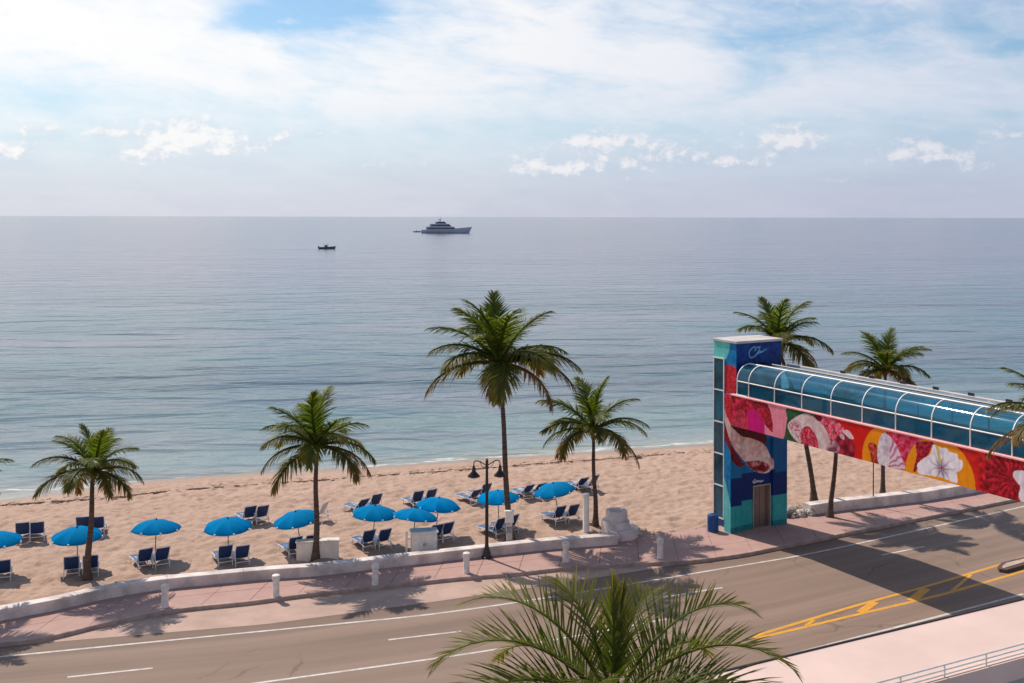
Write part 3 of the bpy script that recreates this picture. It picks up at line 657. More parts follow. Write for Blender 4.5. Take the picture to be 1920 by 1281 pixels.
def glass_mat():
    m = bpy.data.materials.new('blue_glass'); m.use_nodes = True; t = NT(m.node_tree); t.n.clear()
    tr = t.new('ShaderNodeBsdfTransparent'); tr.inputs[0].default_value = (.20, .58, .74, 1)
    gl = t.new('ShaderNodeBsdfGlossy'); gl.inputs['Roughness'].default_value = .045; gl.inputs[0].default_value = (.85, .93, 1, 1)
    df = t.new('ShaderNodeBsdfDiffuse'); df.inputs[0].default_value = (.03, .21, .33, 1)
    m1 = t.new('ShaderNodeMixShader'); tc = t.new('ShaderNodeTexCoord').outputs['Object']
    t.put(m1.inputs[0], t.ramp(t.noise(tc, 1.3, 4, .6), .3, .75, .18, .38)); t.l.new(tr.outputs[0], m1.inputs[1]); t.l.new(df.outputs[0], m1.inputs[2])
    fr = t.new('ShaderNodeFresnel'); fr.inputs[0].default_value = 1.5
    m2 = t.new('ShaderNodeMixShader'); t.l.new(fr.outputs[0], m2.inputs[0]); t.l.new(m1.outputs[0], m2.inputs[1]); t.l.new(gl.outputs[0], m2.inputs[2])
    t.l.new(m2.outputs[0], t.new('ShaderNodeOutputMaterial').inputs[0]); return m
def make_bridge():
    root = empty('footbridge', T0, ANG, 'covered footbridge with blue glass vault and floral mural crossing the road', 'bridge')
    core = mat('bridge_core', srgb(190, 60, 70), .6, .06, 1); Wd = 3.83
    MB().box((Wd/2, -BL/2-.006, BZ0+.16), (Wd-.30, BL, .32)).build('deck', mat('deck_concrete', (.42, .40, .40), .8, .1, 1), root)
    MB().box((.085, -BL/2-.006, (BZ0+BZ1)/2), (.13, BL, BZ1-BZ0-.004)).build('parapet', core, root)
    MB().box((Wd-.08, -BL/2-.006, (BZ0+BZ1)/2), (.14, BL, BZ1-BZ0-.004)).build('parapet', frame_white, root)
    cop = mat('pink_coping', srgb(252, 176, 170), .6, .05, 2)
    for x in (.08, Wd-.08): MB().box((x, -BL/2-.006, BZ1+.035), (.22, BL, .074), bev=.012).build('coping', cop, root)
    # mural, painted from left (tower) to right (hotel)
    cv = Canvas(0, BL, BZ0, BZ1, .03, (206, 26, 30), 41); U, V = cv.U, cv.V
    p = lambda lst: [on_a(x, y, 0.0) for x, y in lst]
    X = lambda x, y=820: on_a(x, y)[0]
    z7 = lambda lst: p([(1360+x/5.568, 670+y/5.568) for x, y in lst]); z8 = lambda lst: p([(1600+x/4.928, 700+y/4.928) for x, y in lst])
    h = BZ1-BZ0
    cv.fill(U < 99, (204, 24, 28), .04, (222, 44, 26), .5+.4*cv.n1)
    cv.fill(U < X(1405), (222, 60, 74), .10); cv.fill((U >= X(1402)) & (U < X(1434)), (214, 20, 118), .04); cv.fill((U >= X(1434)) & (U < X(1500)), (246, 142, 158), .04)
    cv.poly(z7([(70, 410), (200, 400), (330, 430), (440, 480), (445, 560), (490, 640), (500, 780), (440, 730), (380, 640), (310, 540), (240, 560), (225, 640), (200, 740), (110, 720), (70, 640)]), (176, 20, 42), .35, (214, 50, 74), .5+.5*cv.n1)
    cv.poly(z7([(230, 420), (440, 500), (490, 660), (495, 775), (440, 710), (350, 560), (260, 490)]), (140, 14, 30), .3, (190, 40, 60), .5+.5*cv.n2)
    cv.poly(z7([(100, 600), (180, 540), (225, 640), (190, 730), (110, 710)]), (206, 56, 80), .25)
    cv.poly(z7([(690, 520), (1300, 620), (1300, 1030), (850, 990), (620, 900), (628, 800), (650, 650)]), (40, 78, 44), .08, (56, 96, 52), .5+.4*cv.n1)
    cv.fill((U > X(1564)) & (U < X(1660)), (222, 26, 18), .03)
    cream_ = (238, 214, 206)
    cv.poly(z7([(940, 610), (1060, 620), (1180, 680), (1240, 740), (1230, 830), (1150, 860), (1100, 850), (1030, 760)]), (222, 58, 78), .30, (248, 120, 140), .5+.5*cv.n2)
    cv.poly(z7([(1190, 820), (1260, 790), (1330, 860), (1360, 960), (1330, 1050), (1230, 1040), (1150, 1000), (1120, 900)]), (128, 16, 34), .30, (176, 40, 60), .5+.5*cv.n1)
    cv.poly(z7([(655, 710), (730, 630), (830, 590), (940, 630), (1030, 720), (1090, 840), (1120, 960), (1100, 1000), (990, 965), (960, 860), (880, 740), (800, 760), (800, 880), (770, 890), (700, 820)]), cream_, .06, (218, 176, 172), .5+.5*cv.n1)
    cu, cw = z7([(730, 740)])[0]; rr, rad = cv.radial(cu, cw, 7, 0)
    cv.poly(z7([(665, 712), (730, 660), (790, 690), (795, 860), (740, 820)]), (236, 206, 204), .1, (196, 92, 110), np.clip(cv.n2*.5+.35, 0, 1))
    cv.poly(z7([(800, 760), (870, 720), (940, 800), (975, 900), (960, 950), (870, 930), (800, 880)]), (190, 28, 52), .30, (226, 84, 104), .5+.5*cv.n2)
    cv.poly(z7([(1090, 890), (1150, 870), (1195, 930), (1175, 1000), (1090, 990), (1060, 960)]), (140, 74, 96), .2, (206, 150, 158), .5+.5*cv.n1)
    cv.poly(z7([(1225, 770), (1290, 765), (1340, 830), (1335, 860), (1290, 840)]), (240, 196, 198), .1); cv.poly(z7([(1200, 800), (1240, 810), (1245, 860), (1205, 840)]), (236, 178, 184), .1)
    cv.poly(z7([(930, 600), (1010, 610), (1000, 670), (950, 650)]), (112, 18, 36), .3)
    # orange discs
    def disc(x, y, rx, col): 
        cu, cw = on_a(x, y); cv.fill(np.hypot(U-cu, V-cw) < rx, col, .03)
    disc(1672, 868, 1.62, (250, 146, 10)); 
    cv.poly(z8([(140, 660), (190, 640), (230, 700), (235, 840), (180, 830), (160, 740)]), (150, 30, 30), .35, (206, 80, 50), .5+.5*cv.n2)
    cu, cw = z8([(290, 870)])[0]; rr, rad = cv.radial(cu, cw, 22, 0)
    cv.poly(z8([(300, 545), (500, 570), (640, 610), (600, 700), (600, 900), (560, 920), (460, 890), (330, 860), (330, 650)]), (206, 26, 62), .20, (240, 92, 124), rr*.8+.2*cv.n2)
    cv.poly(z8([(320, 570), (400, 660), (450, 780), (480, 890), (350, 865), (330, 720)]), (240, 206, 216), .06, (176, 44, 96), np.clip(rr*1.1-.3, 0, 1))
    cv.poly(z8([(270, 560), (310, 560), (335, 660), (335, 840), (290, 860), (240, 830), (225, 740), (240, 630)]), (240, 226, 224), .05, (206, 180, 196), .5+.5*cv.n1)
    disc(1762, 900, 1.72, (250, 150, 12))
    cv.poly(z8([(590, 640), (740, 640), (720, 700), (690, 760), (620, 810), (590, 900), (560, 900), (590, 760)]), (142, 16, 34), .35, (196, 40, 66), .5+.5*cv.n2)
    hib = z8([(740, 660), (770, 670), (830, 690), (860, 690), (900, 730), (960, 745), (975, 790), (1010, 810), (1012, 870), (985, 905), (960, 920), (968, 1000), (940, 1010), (800, 960), (620, 930), (600, 880), (596, 840), (640, 800), (715, 745)])
    cu, cw = z8([(820, 880)])[0]; rr, rad = cv.radial(cu, cw, 9, 1.0); core_f = np.clip(1-rad/.42, 0, 1); st = np.clip((rr-.72)*3.2, 0, 1)*np.clip(1.1-rad/.85, 0, 1)
    cv.poly(hib, (248, 238, 240), .035, (120, 24, 92), np.clip(core_f*.8+st*.75, 0, 1), sm=True)
    cv.poly(z8([(765, 670), (790, 680), (805, 740), (815, 830), (800, 830), (780, 750)]), (228, 196, 110), .1)
    cv.fill((U > X(1838)) & (U < 99), (168, 14, 28), .30, (222, 40, 44), .5+.5*cv.n1)
    disc(1762, 900, 0.01, (250, 150, 12))
    cu, cw = on_a(1900, 900); rr, rad = cv.radial(cu, cw, 19, .4); cv.fill((U > X(1848)) & (U < X(1920)), (128, 8, 20), .25, (206, 36, 52), rr*.7+.3*cv.n2*.5+.1)
    # further flowers beyond the edge of the picture
    for k, (uu, col, c2) in enumerate(((X(1938), (240, 228, 232), (190, 60, 110)), (X(1938)+2.6, (250, 150, 12), (226, 60, 20)), (X(1938)+4.6, (240, 120, 140), (190, 20, 60)), (X(1938)+6.6, (240, 230, 226), (200, 60, 90)))):
        rr, rad = cv.radial(uu, BZ0+.75, 5, k); cv.fill(rad < .72*(1+.22*np.sin(np.arctan2(V-BZ0-.75, U-uu)*5+k)), col, .06, c2, np.clip(1-rad/.55, 0, 1)*.9)
    cv.build('bridge_mural', mural_m, root, lambda u, z: (0.0, -u, z))
    # vault: posts and quarter-round ribs, glass between
    GA = .15; RZ = 7.90; RR = .80; ridge = (GA+RR, RZ+RR)
    ys = [-.32, -1.20] + [-3.08-1.87*i for i in range(11)]
    arc = [(GA+RR*(1-math.cos(R(a))), RZ+RR*math.sin(R(a))) for a in range(0, 91, 10)]
    gm = glass_mat(); rib = MB().tube([(GA, 0, BZ1+.06), (GA, 0, RZ-.1)] + [(x, 0, z) for x, z in arc], .035, 6).mesh('rib', True, 60); rib.materials.append(white_paint)
    ribR = MB().tube([(Wd-GA, 0, BZ1+.06), (Wd-GA, 0, 8.42)], .042, 6).mesh('rib', True, 60); ribR.materials.append(white_paint)
    for y in ys:
        o = link('rib', rib, None, root); o.location = (0, y, 0); o = link('post', ribR, None, root); o.location = (0, y, 0)
    def rail(x, z, r, name='rail', y0=ys[0], y1=-BL): MB().tube([(x, y0, z), (x, y1, z)], r, 6).build(name, white_paint, root, True)
    rail(GA, RZ-.02, .032); rail(ridge[0], ridge[1]+.01, .045); rail(Wd-GA, RZ-.02, .03)
    lg = []
    for i in range(len(ys)-1):
        ya, yb = ys[i]-.03, ys[i+1]+.03; d = ya-yb
        pn = MB(); q = [(x+.0, z) for x, z in arc]
        vs = [];  fs = []
        for x, z in q: vs += [(x, ya, z), (x, yb, z)]
        pn.add(vs, [(2*k, 2*k+1, 2*k+3, 2*k+2) for k in range(len(q)-1)]); pn.build('vault_pane', gm, root, True, 60)
        MB().add([(GA, ya, BZ1+.07), (GA, yb, BZ1+.07), (GA, yb, RZ-.05), (GA, ya, RZ-.05)], [(0, 1, 2, 3)]).build('side_pane', gm, root)
        MB().add([(Wd-GA, ya, BZ1+.07), (Wd-GA, yb, BZ1+.07), (Wd-GA, yb, 8.38), (Wd-GA, ya, 8.38)], [(0, 1, 2, 3)]).build('side_pane', gm, root)
    # solid roof strip, ceiling beam and far edge
    rm = mat('bridge_roof', (.16, .24, .31), .55, .15, 1.0)
    y0, y1 = -.06, -BL
    MB().add([(ridge[0], y0, ridge[1]-.02), (ridge[0], y1, ridge[1]-.02), (Wd-.05, y1, 8.40), (Wd-.05, y0, 8.40), (ridge[0], y0, ridge[1]-.10), (ridge[0], y1, ridge[1]-.10), (Wd-.05, y1, 8.30), (Wd-.05, y0, 8.30)],
             [(0, 1, 2, 3), (7, 6, 5, 4), (0, 4, 5, 1), (2, 6, 7, 3), (0, 3, 7, 4), (1, 5, 6, 2)]).build('roof_strip', rm, root)
    MB().box((Wd-.02, (y0+y1)/2, 8.42), (.20, y0-y1, .16), bev=.02).build('gutter', roof_m, root)
    MB().tube([(2.0, y0, 8.66), (2.0, y1, 8.66)], .05, 6).build('conduit', dark_iron, root)
    MB().tube([(.32, y0, 7.15), (.32, y1, 7.15)], .028, 6).build('handrail', steel, root)
    for i, y in enumerate(ys[2:]):
        MB().box((Wd-.05, y-.9, 8.56), (.05, .3, .14)).build('bracket', dark_iron, root)
    return root
make_bridge()

# ------------------------------------------------------------------ terrace roof in front, with its low railing
def make_terrace():
    Z = 5.2
    A, B = P(1480, 1231, Z), P(1920, 1125, Z); d = (B-A).normalized(); nrm = Vector((-d.y, d.x, 0))
    C_, D_ = P(1780, 1273, Z), P(1853, 1249, Z); d2 = (D_-C_).normalized(); nd = (C_-A).dot(nrm)
    root = empty('terrace_building', (0, 0, 0), 0, 'flat pale pink terrace roof in the lower right corner', 'building')
    m = mat('terrace_roof', (.69, .50, .43), .8, .05, .35, .2, 6, detail=6); wm = mat('terrace_wall', (.42, .40, .37), .85, .1, 1.0)
    a0 = A-d*26; a1 = B+d*22; b0 = a0+nrm*nd; b1 = a1+nrm*nd
    q = [(v.x, v.y) for v in (a0, b0, b1, a1)]
    MB().prism(q, Z-.5, Z).build('roof_slab', m, root)
    ins = [v+nrm*s for v, s in ((a0, -.12), (b0, .12), (b1, .12), (a1, -.12))]
    MB().prism([(v.x, v.y) for v in ins], -.45, Z-.502).build('wall', wm, root)
    mb = MB(); e0 = a0-nrm*.005; e1 = a1-nrm*.005
    mb.sweep([(0, Z-.12), (0, Z+.035), (-.05, Z+.035), (-.05, Z-.12)], [(e0.x+nrm.x*.05, e0.y+nrm.y*.05), (e1.x+nrm.x*.05, e1.y+nrm.y*.05)]).build('drip_edge', dark_iron, root)
    # railing on the side nearest the camera
    rr = empty('terrace_railing', (0, 0, 0), 0, 'low white three-bar railing on the near edge of the terrace roof', 'railing')
    e = nrm*(nd+.12); s0, s1 = a0+e+d*8, a1+e
    for z in (.06, .17, .29): MB().tube([(s0.x, s0.y, Z+z), (s1.x, s1.y, Z+z)], .022, 6).build('bar', white_paint, rr, True)
    sp = (D_-C_).length; n0 = (C_-a0).dot(d)
    k = -6
    while n0+k*sp < (a1-a0).length:
        p_ = a0+d*(n0+k*sp)+e
        if n0+k*sp > 8: MB().box((p_.x, p_.y, Z+.15), (.035, .035, .31), Euler((0, 0, math.atan2(d.y, d.x)))).build('post', white_paint, rr)
        k += 1
    # lower courtyard floor between the terrace and the hotel
    fl = mat('courtyard_floor', (.30, .29, .27), .85, .15, .5, .2, 10)
    MB().prism([(b0.x, b0.y), (b0.x, -6), (b1.x+10, -6), (b1.x, b1.y)], 3.6, 3.9).build('lower_roof', fl, root)
make_terrace()

# ------------------------------------------------------------------ street furniture
def make_bollard():
    root = empty('bollard', (0, 0, 0))
    MB().lathe([(.165, -.05), (.16, .02), (.145, .05), (.14, .70), (.14, .705)], 18).build('shaft', bollard_m, root, True, 35)
    MB().lathe([(.14, .70), (.172, .72), (.175, .86), (.165, .90), (.12, .925), (.02, .93)], 18).build('cap', bollard_m, root, True, 30)
    return root
bl = make_bollard()
for i, (x, y, lab) in enumerate([(311, 1138, 'white bollard standing in the leftmost palm shadow'), (519, 1118, 'white bollard second from the left, in full sun on the pink paving'),
                                 (705, 1096, 'white bollard in front of the wall just below the white block'), (876, 1074, 'white bollard just left of the street lamp'),
                                 (1062, 1053, 'white bollard right of the street lamp before the rounded wall end'), (1239, 1046, 'white bollard between the rounded wall end and the tower')]):
    o = bl if i == 0 else copy_tree(bl); o.location = P(x, y, 0); o.rotation_euler.z = i; tag(o, lab, 'bollard', 'white bollards along the pavement')

def make_lamp():
    b = P(914, 1046); root = empty('street_lamp', b, R(8), 'dark double-arm street lamp with two hanging bell lanterns', 'street lamp')
    MB().lathe([(.26, 0), (.26, .06), (.20, .10), (.17, .30), (.12, .42), (.095, .60), (.085, .65)], 16).build('base', dark_iron, root, True, 40)
    MB().lathe([(.085, .6), (.078, 2.6), (.062, 4.25), (.085, 4.27), (.085, 4.36), (.06, 4.40), (.07, 4.52), (.075, 4.60), (.03, 4.72), (.005, 4.75)], 14).build('pole', dark_iron, root, True, 40)
    gl = mat('lamp_glass', (.55, .50, .42), .3, .05, 3)
    for s in (-1, 1):
        pts = [(s*x, 0, z) for x, z in ((.05, 4.42), (.18, 4.50), (.34, 4.60), (.50, 4.64), (.60, 4.60), (.63, 4.50), (.63, 4.40))]
        MB().tube(pts, .026, 8).build('arm', dark_iron, root, True)
        MB().tube([(s*.06, 0, 4.25), (s*.22, 0, 4.36), (s*.34, 0, 4.57)], .016, 6).build('brace', dark_iron, root, True)
        l = MB().lathe([(.045, 4.42), (.05, 4.36), (.075, 4.33), (.085, 4.20), (.10, 4.14), (.15, 4.08), (.24, 3.99), (.295, 3.92), (.30, 3.89), (.28, 3.885)][::-1], 18, (s*.63, 0, 0)).build('lantern', dark_iron, root, True, 40)
        MB().lathe([(.02, 3.80), (.14, 3.82), (.22, 3.88), (.23, 3.90)], 14, (s*.63, 0, 0)).build('globe', gl, l, True)
make_lamp()

def make_cabinet():
    b = G(796, 1037); root = empty('utility_cabinet', b, R(12), 'white two-door utility cabinet behind the low wall', 'cabinet'); w2, dp, h = 1.22, .62, 1.02
    MB().box((0, 0, h/2), (w2, dp, h), bev=.015).build('body', white_paint, root)
    MB().box((0, 0, h+.055), (w2+.12, dp+.12, .10), bev=.03).build('lid', white_paint, root)
    for s in (-1, 1):
        d = MB().box((s*.285, -dp/2-.012, h/2-.01), (.54, .024, h-.12), bev=.006).build('door', white_paint, root)
        MB().box((s*.05, -dp/2-.035, h/2), (.025, .03, .13)).build('handle', dark_iron, d)
    MB().box((-w2/2-.22, .05, .52), (.09, .09, 1.06), bev=.01).build('side_post', white_paint, root)
make_cabinet()
def make_block():
    b = G(597, 1049); root = empty('wall_block', b, R(10), 'cream rendered low wall block behind the second palm trunk', 'wall block')
    MB().box((0, .05, .40), (1.98, .42, .92), bev=.03).build('block', cream, root); MB().box((0, .05, .89), (2.06, .50, .07), bev=.02).build('coping', cream, root)
make_block()
def make_column():
    b = G(1100, 997); root = empty('column', b, 0, 'slim white round column on the sand left of a palm', 'column')
    MB().lathe([(.19, -.1), (.18, .05), (.165, .08), (.16, 1.80), (.155, 1.82)], 18).build('shaft', white_paint, root, True, 35)
    MB().lathe([(.155, 1.80), (.175, 1.83), (.175, 1.93), (.14, 1.97), (.02, 1.98)], 18).build('cap', white_paint, root, True, 35)
make_column()
def make_notice():
    b = G(955.5, 1015); root = empty('notice_post', b, R(6), 'white notice box on a pale post in front of the tallest palm', 'sign')
    pm = mat('notice_panel', (.58, .57, .58), .5, .2, 9)
    MB().box((0, -.16, .46), (.30, .07, .98), bev=.008).build('post_panel', pm, root)
    MB().box((0, -.20, .62), (.24, .012, .34)).build('notice_plate', mat('notice_print', (.30, .32, .38), .5, .5, 14), root)
    bx = MB().box((0, -.18, 1.27), (.42, .16, .58), bev=.015).build('notice_box', white_paint, root)
    MB().box((0, -.18, 1.575), (.48, .22, .03), bev=.008).build('hood', white_paint, bx)
make_notice()
def make_bin():
    b = P(1338, 996); root = empty('litter_bin', b, R(15), 'ribbed blue litter bin at the left foot of the tower', 'litter bin')
    MB().lathe([(.24, .02), (.25, .78), (.24, .79)], 20).build('liner', bin_blue, root, True, 40)
    for k in range(20):
        a = 2*math.pi*k/20; MB().box((.275*math.cos(a), .275*math.sin(a), .42), (.025, .055, .78), Euler((0, 0, a))).build('slat', bin_blue, root)
    for z in (.06, .78): MB().lathe([(.24, z-.03), (.295, z-.03), (.295, z+.03), (.24, z+.035)], 20).build('hoop', bin_blue, root, True, 40)
    MB().lathe([(.29, .81), (.27, .86), (.13, .90), (.12, .87)], 20).build('lid', mat('bin_lid', (.008, .05, .18), .4, .1, 4), root, True, 40)
make_bin()
def make_pole():
    b = G(1638.5, 949); root = empty('thin_pole', b, 0, 'thin dark pole standing at the wall beneath the bridge', 'pole')
    MB().tube([(0, 0, -.1), (0, 0, 4.4)], [.035, .028], 8).build('pole', dark_iron, root); MB().lathe([(.07, 0), (.06, .05), (.035, .08)], 10).build('base', dark_iron, root)
    MB().lathe([(.028, 4.4), (.05, 4.43), (.045, 4.48), (.01, 4.52)], 10).build('finial', dark_iron, root, True)
make_pole()

# ------------------------------------------------------------------ loungers
def make_lounger(sb, ss, deg=58):
    root = empty('sun_lounger', (0, 0, 0)); wd = .64; hy, hz = -.28, .31; bl_ = .80
    ca, sa = math.cos(R(deg)), math.sin(R(deg)); ty, tz = hy-bl_*ca, hz+bl_*sa; f = frame_white
    for s in (-1, 1):
        x = s*wd/2
        MB().tube([(x, hy-.42, hz-.06), (x, hy, hz), (x, .6, hz), (x, .98, hz-.03)], .022, 6).build('side_rail', f, root, True)
        MB().tube([(x, hy, hz), (x, ty, tz)], .020, 6).build('back_rail', f, root, True)
        for y, dyy in ((-.55, -.05), (.62, .06)): MB().tube([(x, y, hz-.03), (x*1.03, y+dyy, 0)], .020, 6).build('leg', f, root, True)
        MB().tube([(x, -.60, hz-.06), (x, hy-.40*ca-.02, hz+.40*sa)], .014, 5).build('prop', f, root, True)
        MB().tube([(x*1.06, hy-.30*ca, hz+.30*sa), (x*1.10, -.10, hz+.23), (x*1.06, .02, hz)], .018, 6).build('arm_rest', f, root, True)
    for (y, z) in ((.98, hz-.03), (ty, tz), (hy-.42, hz-.06)): MB().tube([(-wd/2, y, z), (wd/2, y, z)], .02, 6).build('cross_bar', f, root, True)
    def sling(path, name, m, th=.012):
        n = len(path); cols = 5; vs = []; 
        for (y, z) in path:
            for k in range(cols): u = k/(cols-1)*2-1; vs.append((u*(wd/2-.012), y, z-.025*(1-u*u)))
        fs = [(i*cols+k, i*cols+k+1, (i+1)*cols+k+1, (i+1)*cols+k) for i in range(n-1) for k in range(cols-1)]
        o = MB().add(vs, fs).build(name, m, root, True, 60); return o
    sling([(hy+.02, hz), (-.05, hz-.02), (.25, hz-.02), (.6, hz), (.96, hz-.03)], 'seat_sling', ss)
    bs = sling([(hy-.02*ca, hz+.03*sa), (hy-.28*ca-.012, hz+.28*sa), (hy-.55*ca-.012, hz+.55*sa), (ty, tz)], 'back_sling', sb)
    return root
white_sling = mat('pale_sling', (.55, .58, .64), .6, .08, 8)
proto = {'b': make_lounger(sling_shaded, sling_sunlit, 60), 'f': make_lounger(sling_shaded, sling_sunlit, 46), 'w': make_lounger(white_sling, white_sling, 62)}
used = {}
LNG = [  # backrest centre px, kind, turn, label
 (7, 1064, 'b', 24, 'blue lounger at the left edge of the picture under the cut-off umbrella'),
 (135, 1057, 'b', 18, 'left blue lounger of the pair under the umbrella by the leftmost palm'), (171, 1055, 'b', 20, 'blue lounger half hidden behind the leftmost palm trunk'),
 (273, 1042, 'b', 20, 'left blue lounger of the pair under the umbrella just right of the leftmost palm'), (305, 1040, 'b', 20, 'right blue lounger of the pair under the umbrella just right of the leftmost palm'),
 (423, 1036, 'b', 12, 'left blue lounger of the pair midway between the first two palms'), (455, 1036, 'b', 13, 'right blue lounger of the pair midway between the first two palms'),
 (554, 1020, 'b', 17, 'left blue lounger behind the cream block'), (586, 1016, 'b', 19, 'dark blue lounger behind the second palm trunk and cream block'),
 (692, 1007, 'b', 19, 'left blue lounger of the near pair left of the white cabinet'), (722, 1005, 'b', 21, 'right blue lounger of the near pair left of the white cabinet'),
 (820, 996, 'b', 17, 'left blue lounger just right of the white cabinet'), (840, 992, 'b', 22, 'right blue lounger beside the white cabinet'),
 (938, 984, 'b', 28, 'dark lounger half hidden behind the white notice post'), (962, 978, 'b', 26, 'lounger showing to the right of the white notice post'),
 (1051, 961, 'b', 20, 'left blue lounger of the pair beside the slim white column'), (1076, 958, 'b', 20, 'right blue lounger of the pair beside the slim white column'),
 (44, 992, 'b', 22, 'left blue lounger of the far pair at the left edge'), (71, 991, 'b', 23, 'right blue lounger of the far pair left of the leftmost palm'),
 (157, 981, 'b', 17, 'far blue lounger just left of the leftmost palm trunk'), (184, 981, 'b', 16, 'far blue lounger just right of the leftmost palm trunk'),
 (470, 961, 'b', 21, 'left blue lounger of the far pair left of the second palm'), (493, 960, 'b', 21, 'right blue lounger of the far pair left of the second palm'),
 (608, 955, 'w', 70, 'pale lounger turned sideways right of the second palm trunk'),
 (680, 945, 'f', 30, 'low reclined left lounger of the far pair behind the umbrella left of the cabinet'), (706, 938, 'b', 24, 'upright right lounger of the far pair behind the umbrella left of the cabinet'),
 (785, 932, 'b', 20, 'left blue lounger of the far pair left of the street lamp'), (809, 929, 'b', 22, 'right blue lounger of the far pair left of the street lamp'),
 (891, 927, 'f', 26, 'low reclined dark lounger just left of the street lamp pole'), (912, 918, 'b', 24, 'upright dark lounger directly behind the street lamp pole'),
 (990, 918, 'f', 22, 'left blue lounger of the far pair right of the tallest palm'), (1012, 915, 'f', 22, 'right blue lounger of the far pair beside the rightmost umbrella'),
 (1092, 904, 'f', 20, 'left dark lounger of the farthest pair behind the small right palm'), (1115, 902, 'b', 34, 'right dark lounger of the farthest pair behind the small right palm trunk')]
for x, y, k, rz, lab in LNG:
    a = R(rz + (0 if x < 200 and k == 'b' else 14 if k != 'w' else 0)); dz = .65 if k != 'f' else .57; off = Vector((math.sin(a)*.50, -math.cos(a)*.50, 0))
    p = G(x, y, dz)-off; p.z = float(ground(p.x, p.y))+.02
    o = proto[k] if k not in used else copy_tree(proto[k]); used[k] = 1
    o.location = p; o.rotation_euler.z = a+random.uniform(-.03, .03); tag(o, lab, 'sun lounger', 'sun loungers on the sand')

# ------------------------------------------------------------------ umbrellas
def canopy_mat():
    m = bpy.data.materials.new('canopy_fabric'); m.use_nodes = True; t = NT(m.node_tree); b = t.n['Principled BSDF']
    tc = t.new('ShaderNodeTexCoord').outputs['Object']
    c = t.mix(t.ramp(t.noise(tc, 2.0, 5, .6), .3, .7), (.001, .20, .50), (.002, .27, .62))
    ox, oy, oz = t.sep(tc); an = t.math('ARCTAN2', oy, ox)
    seam = t.math('ABSOLUTE', t.math('SINE', t.math('MULTIPLY', an, 4.0)))
    c = t.mix(t.ramp(seam, .0, .10, .55, 0), c, (.0, .085, .26))
    c = t.mix(t.math('MULTIPLY', t.new('ShaderNodeObjectInfo').outputs['Random'], .38), c, (.012, .17, .36))
    rr = t.math('SQRT', t.math('ADD', t.math('MULTIPLY', ox, ox), t.math('MULTIPLY', oy, oy)))
    c = t.mix(t.ramp(t.math('ADD', rr, t.math('MULTIPLY', t.noise(tc, 4.0, 4), .5)), .35, 1.3, .28, 0), c, (.03, .33, .60))
    t.put(b.inputs['Base Color'], c); b.inputs['Roughness'].default_value = .7; b.inputs['Specular IOR Level'].default_value = .0
    tr = t.new('ShaderNodeBsdfTranslucent'); t.put(tr.inputs[0], c); mx = t.new('ShaderNodeMixShader'); mx.inputs[0].default_value = .25
    t.l.new(b.outputs[0], mx.inputs[1]); t.l.new(tr.outputs[0], mx.inputs[2]); t.l.new(mx.outputs[0], t.n['Material Output'].inputs[0]); return m
can_m = canopy_mat()
def make_umbrella():
    root = empty('beach_umbrella', (0, 0, 0)); Rr = 1.06; n = 8; sub = 6
    rings = [(.03, 1.985), (.20, 1.965), (.42, 1.92), (.64, 1.845), (.86, 1.735), (1.0, 1.64), (1.035, 1.60)]
    vs = [(0, 0, 1.99)]; fs = []; N = n*sub
    for r, z in rings:
        for k in range(N):
            a = 2*math.pi*k/N; ph = (k % sub)/sub; sag = math.sin(math.pi*ph)
            rr = r*Rr*(1-.055*sag*min(1, r*1.3)); vs.append((rr*math.cos(a), rr*math.sin(a), z-.035*sag*r))
    # valance
    for k in range(N):
        a = 2*math.pi*k/N; sag = math.sin(math.pi*(k % sub)/sub); rr = 1.05*Rr*(1-.055*sag); vs.append((rr*math.cos(a), rr*math.sin(a), 1.515+.03*(1-sag)-.01*sag))
    fs += [(0, 1+k, 1+(k+1) % N) for k in range(N)]
    for L in range(len(rings)):
        for k in range(N): fs.append((1+L*N+k, 1+(L+1)*N+k, 1+(L+1)*N+(k+1) % N, 1+L*N+(k+1) % N))
    MB().add(vs, fs).build('canopy', can_m, root, True, 24)
    wood = mat('umbrella_pole', (.22, .15, .11), .5, .2, 8)
    MB().tube([(0, 0, -.3), (0, 0, 1.98)], .022, 8).build('pole', wood, root, True); MB().lathe([(.03, 1.98), (.045, 2.0), (.04, 2.03), (.01, 2.06)], 10).build('finial', can_m, root, True)
    for k in range(n):
        a = 2*math.pi*k/n; ca, sa = math.cos(a), math.sin(a)
        MB().tube([(.03*ca, .03*sa, 1.95), (.45*ca, .45*sa, 1.885), (.9*ca, .9*sa, 1.69), (1.09*ca, 1.09*sa, 1.575)], .008, 4).build('rib', white_paint, root)
        MB().box((1.115*ca, 1.115*sa, 1.555), (.05, .07, .11), Euler((0, 0, a))).build('rib_pocket', white_paint, root)
    return root
um = make_umbrella()
UMB = [(-6, 1013, 0, 0, 'blue beach umbrella cut off by the left edge of the picture'), (147, 1003, 3, 0, 'blue beach umbrella partly behind the leftmost palm trunk'),
       (292, 990, -2, 2, 'blue beach umbrella just right of the leftmost palm'), (430, 985, 3, -2, 'blue beach umbrella midway between the leftmost and second palm'),
       (567, 971, 4, -8, 'blue beach umbrella partly behind the second palm trunk'), (700, 962, 2, 3, 'blue beach umbrella left of the one over the white cabinet'),
       (773, 969, -3, 9, 'blue beach umbrella standing behind the white cabinet'), (818, 947, 3, 4, 'blue beach umbrella right of and behind the white cabinet'),
       (937, 933, 0, -2, 'blue beach umbrella crossed by the street lamp and tallest palm trunk'), (1050, 917, -5, -9, 'rightmost blue beach umbrella beside the slim white column')]
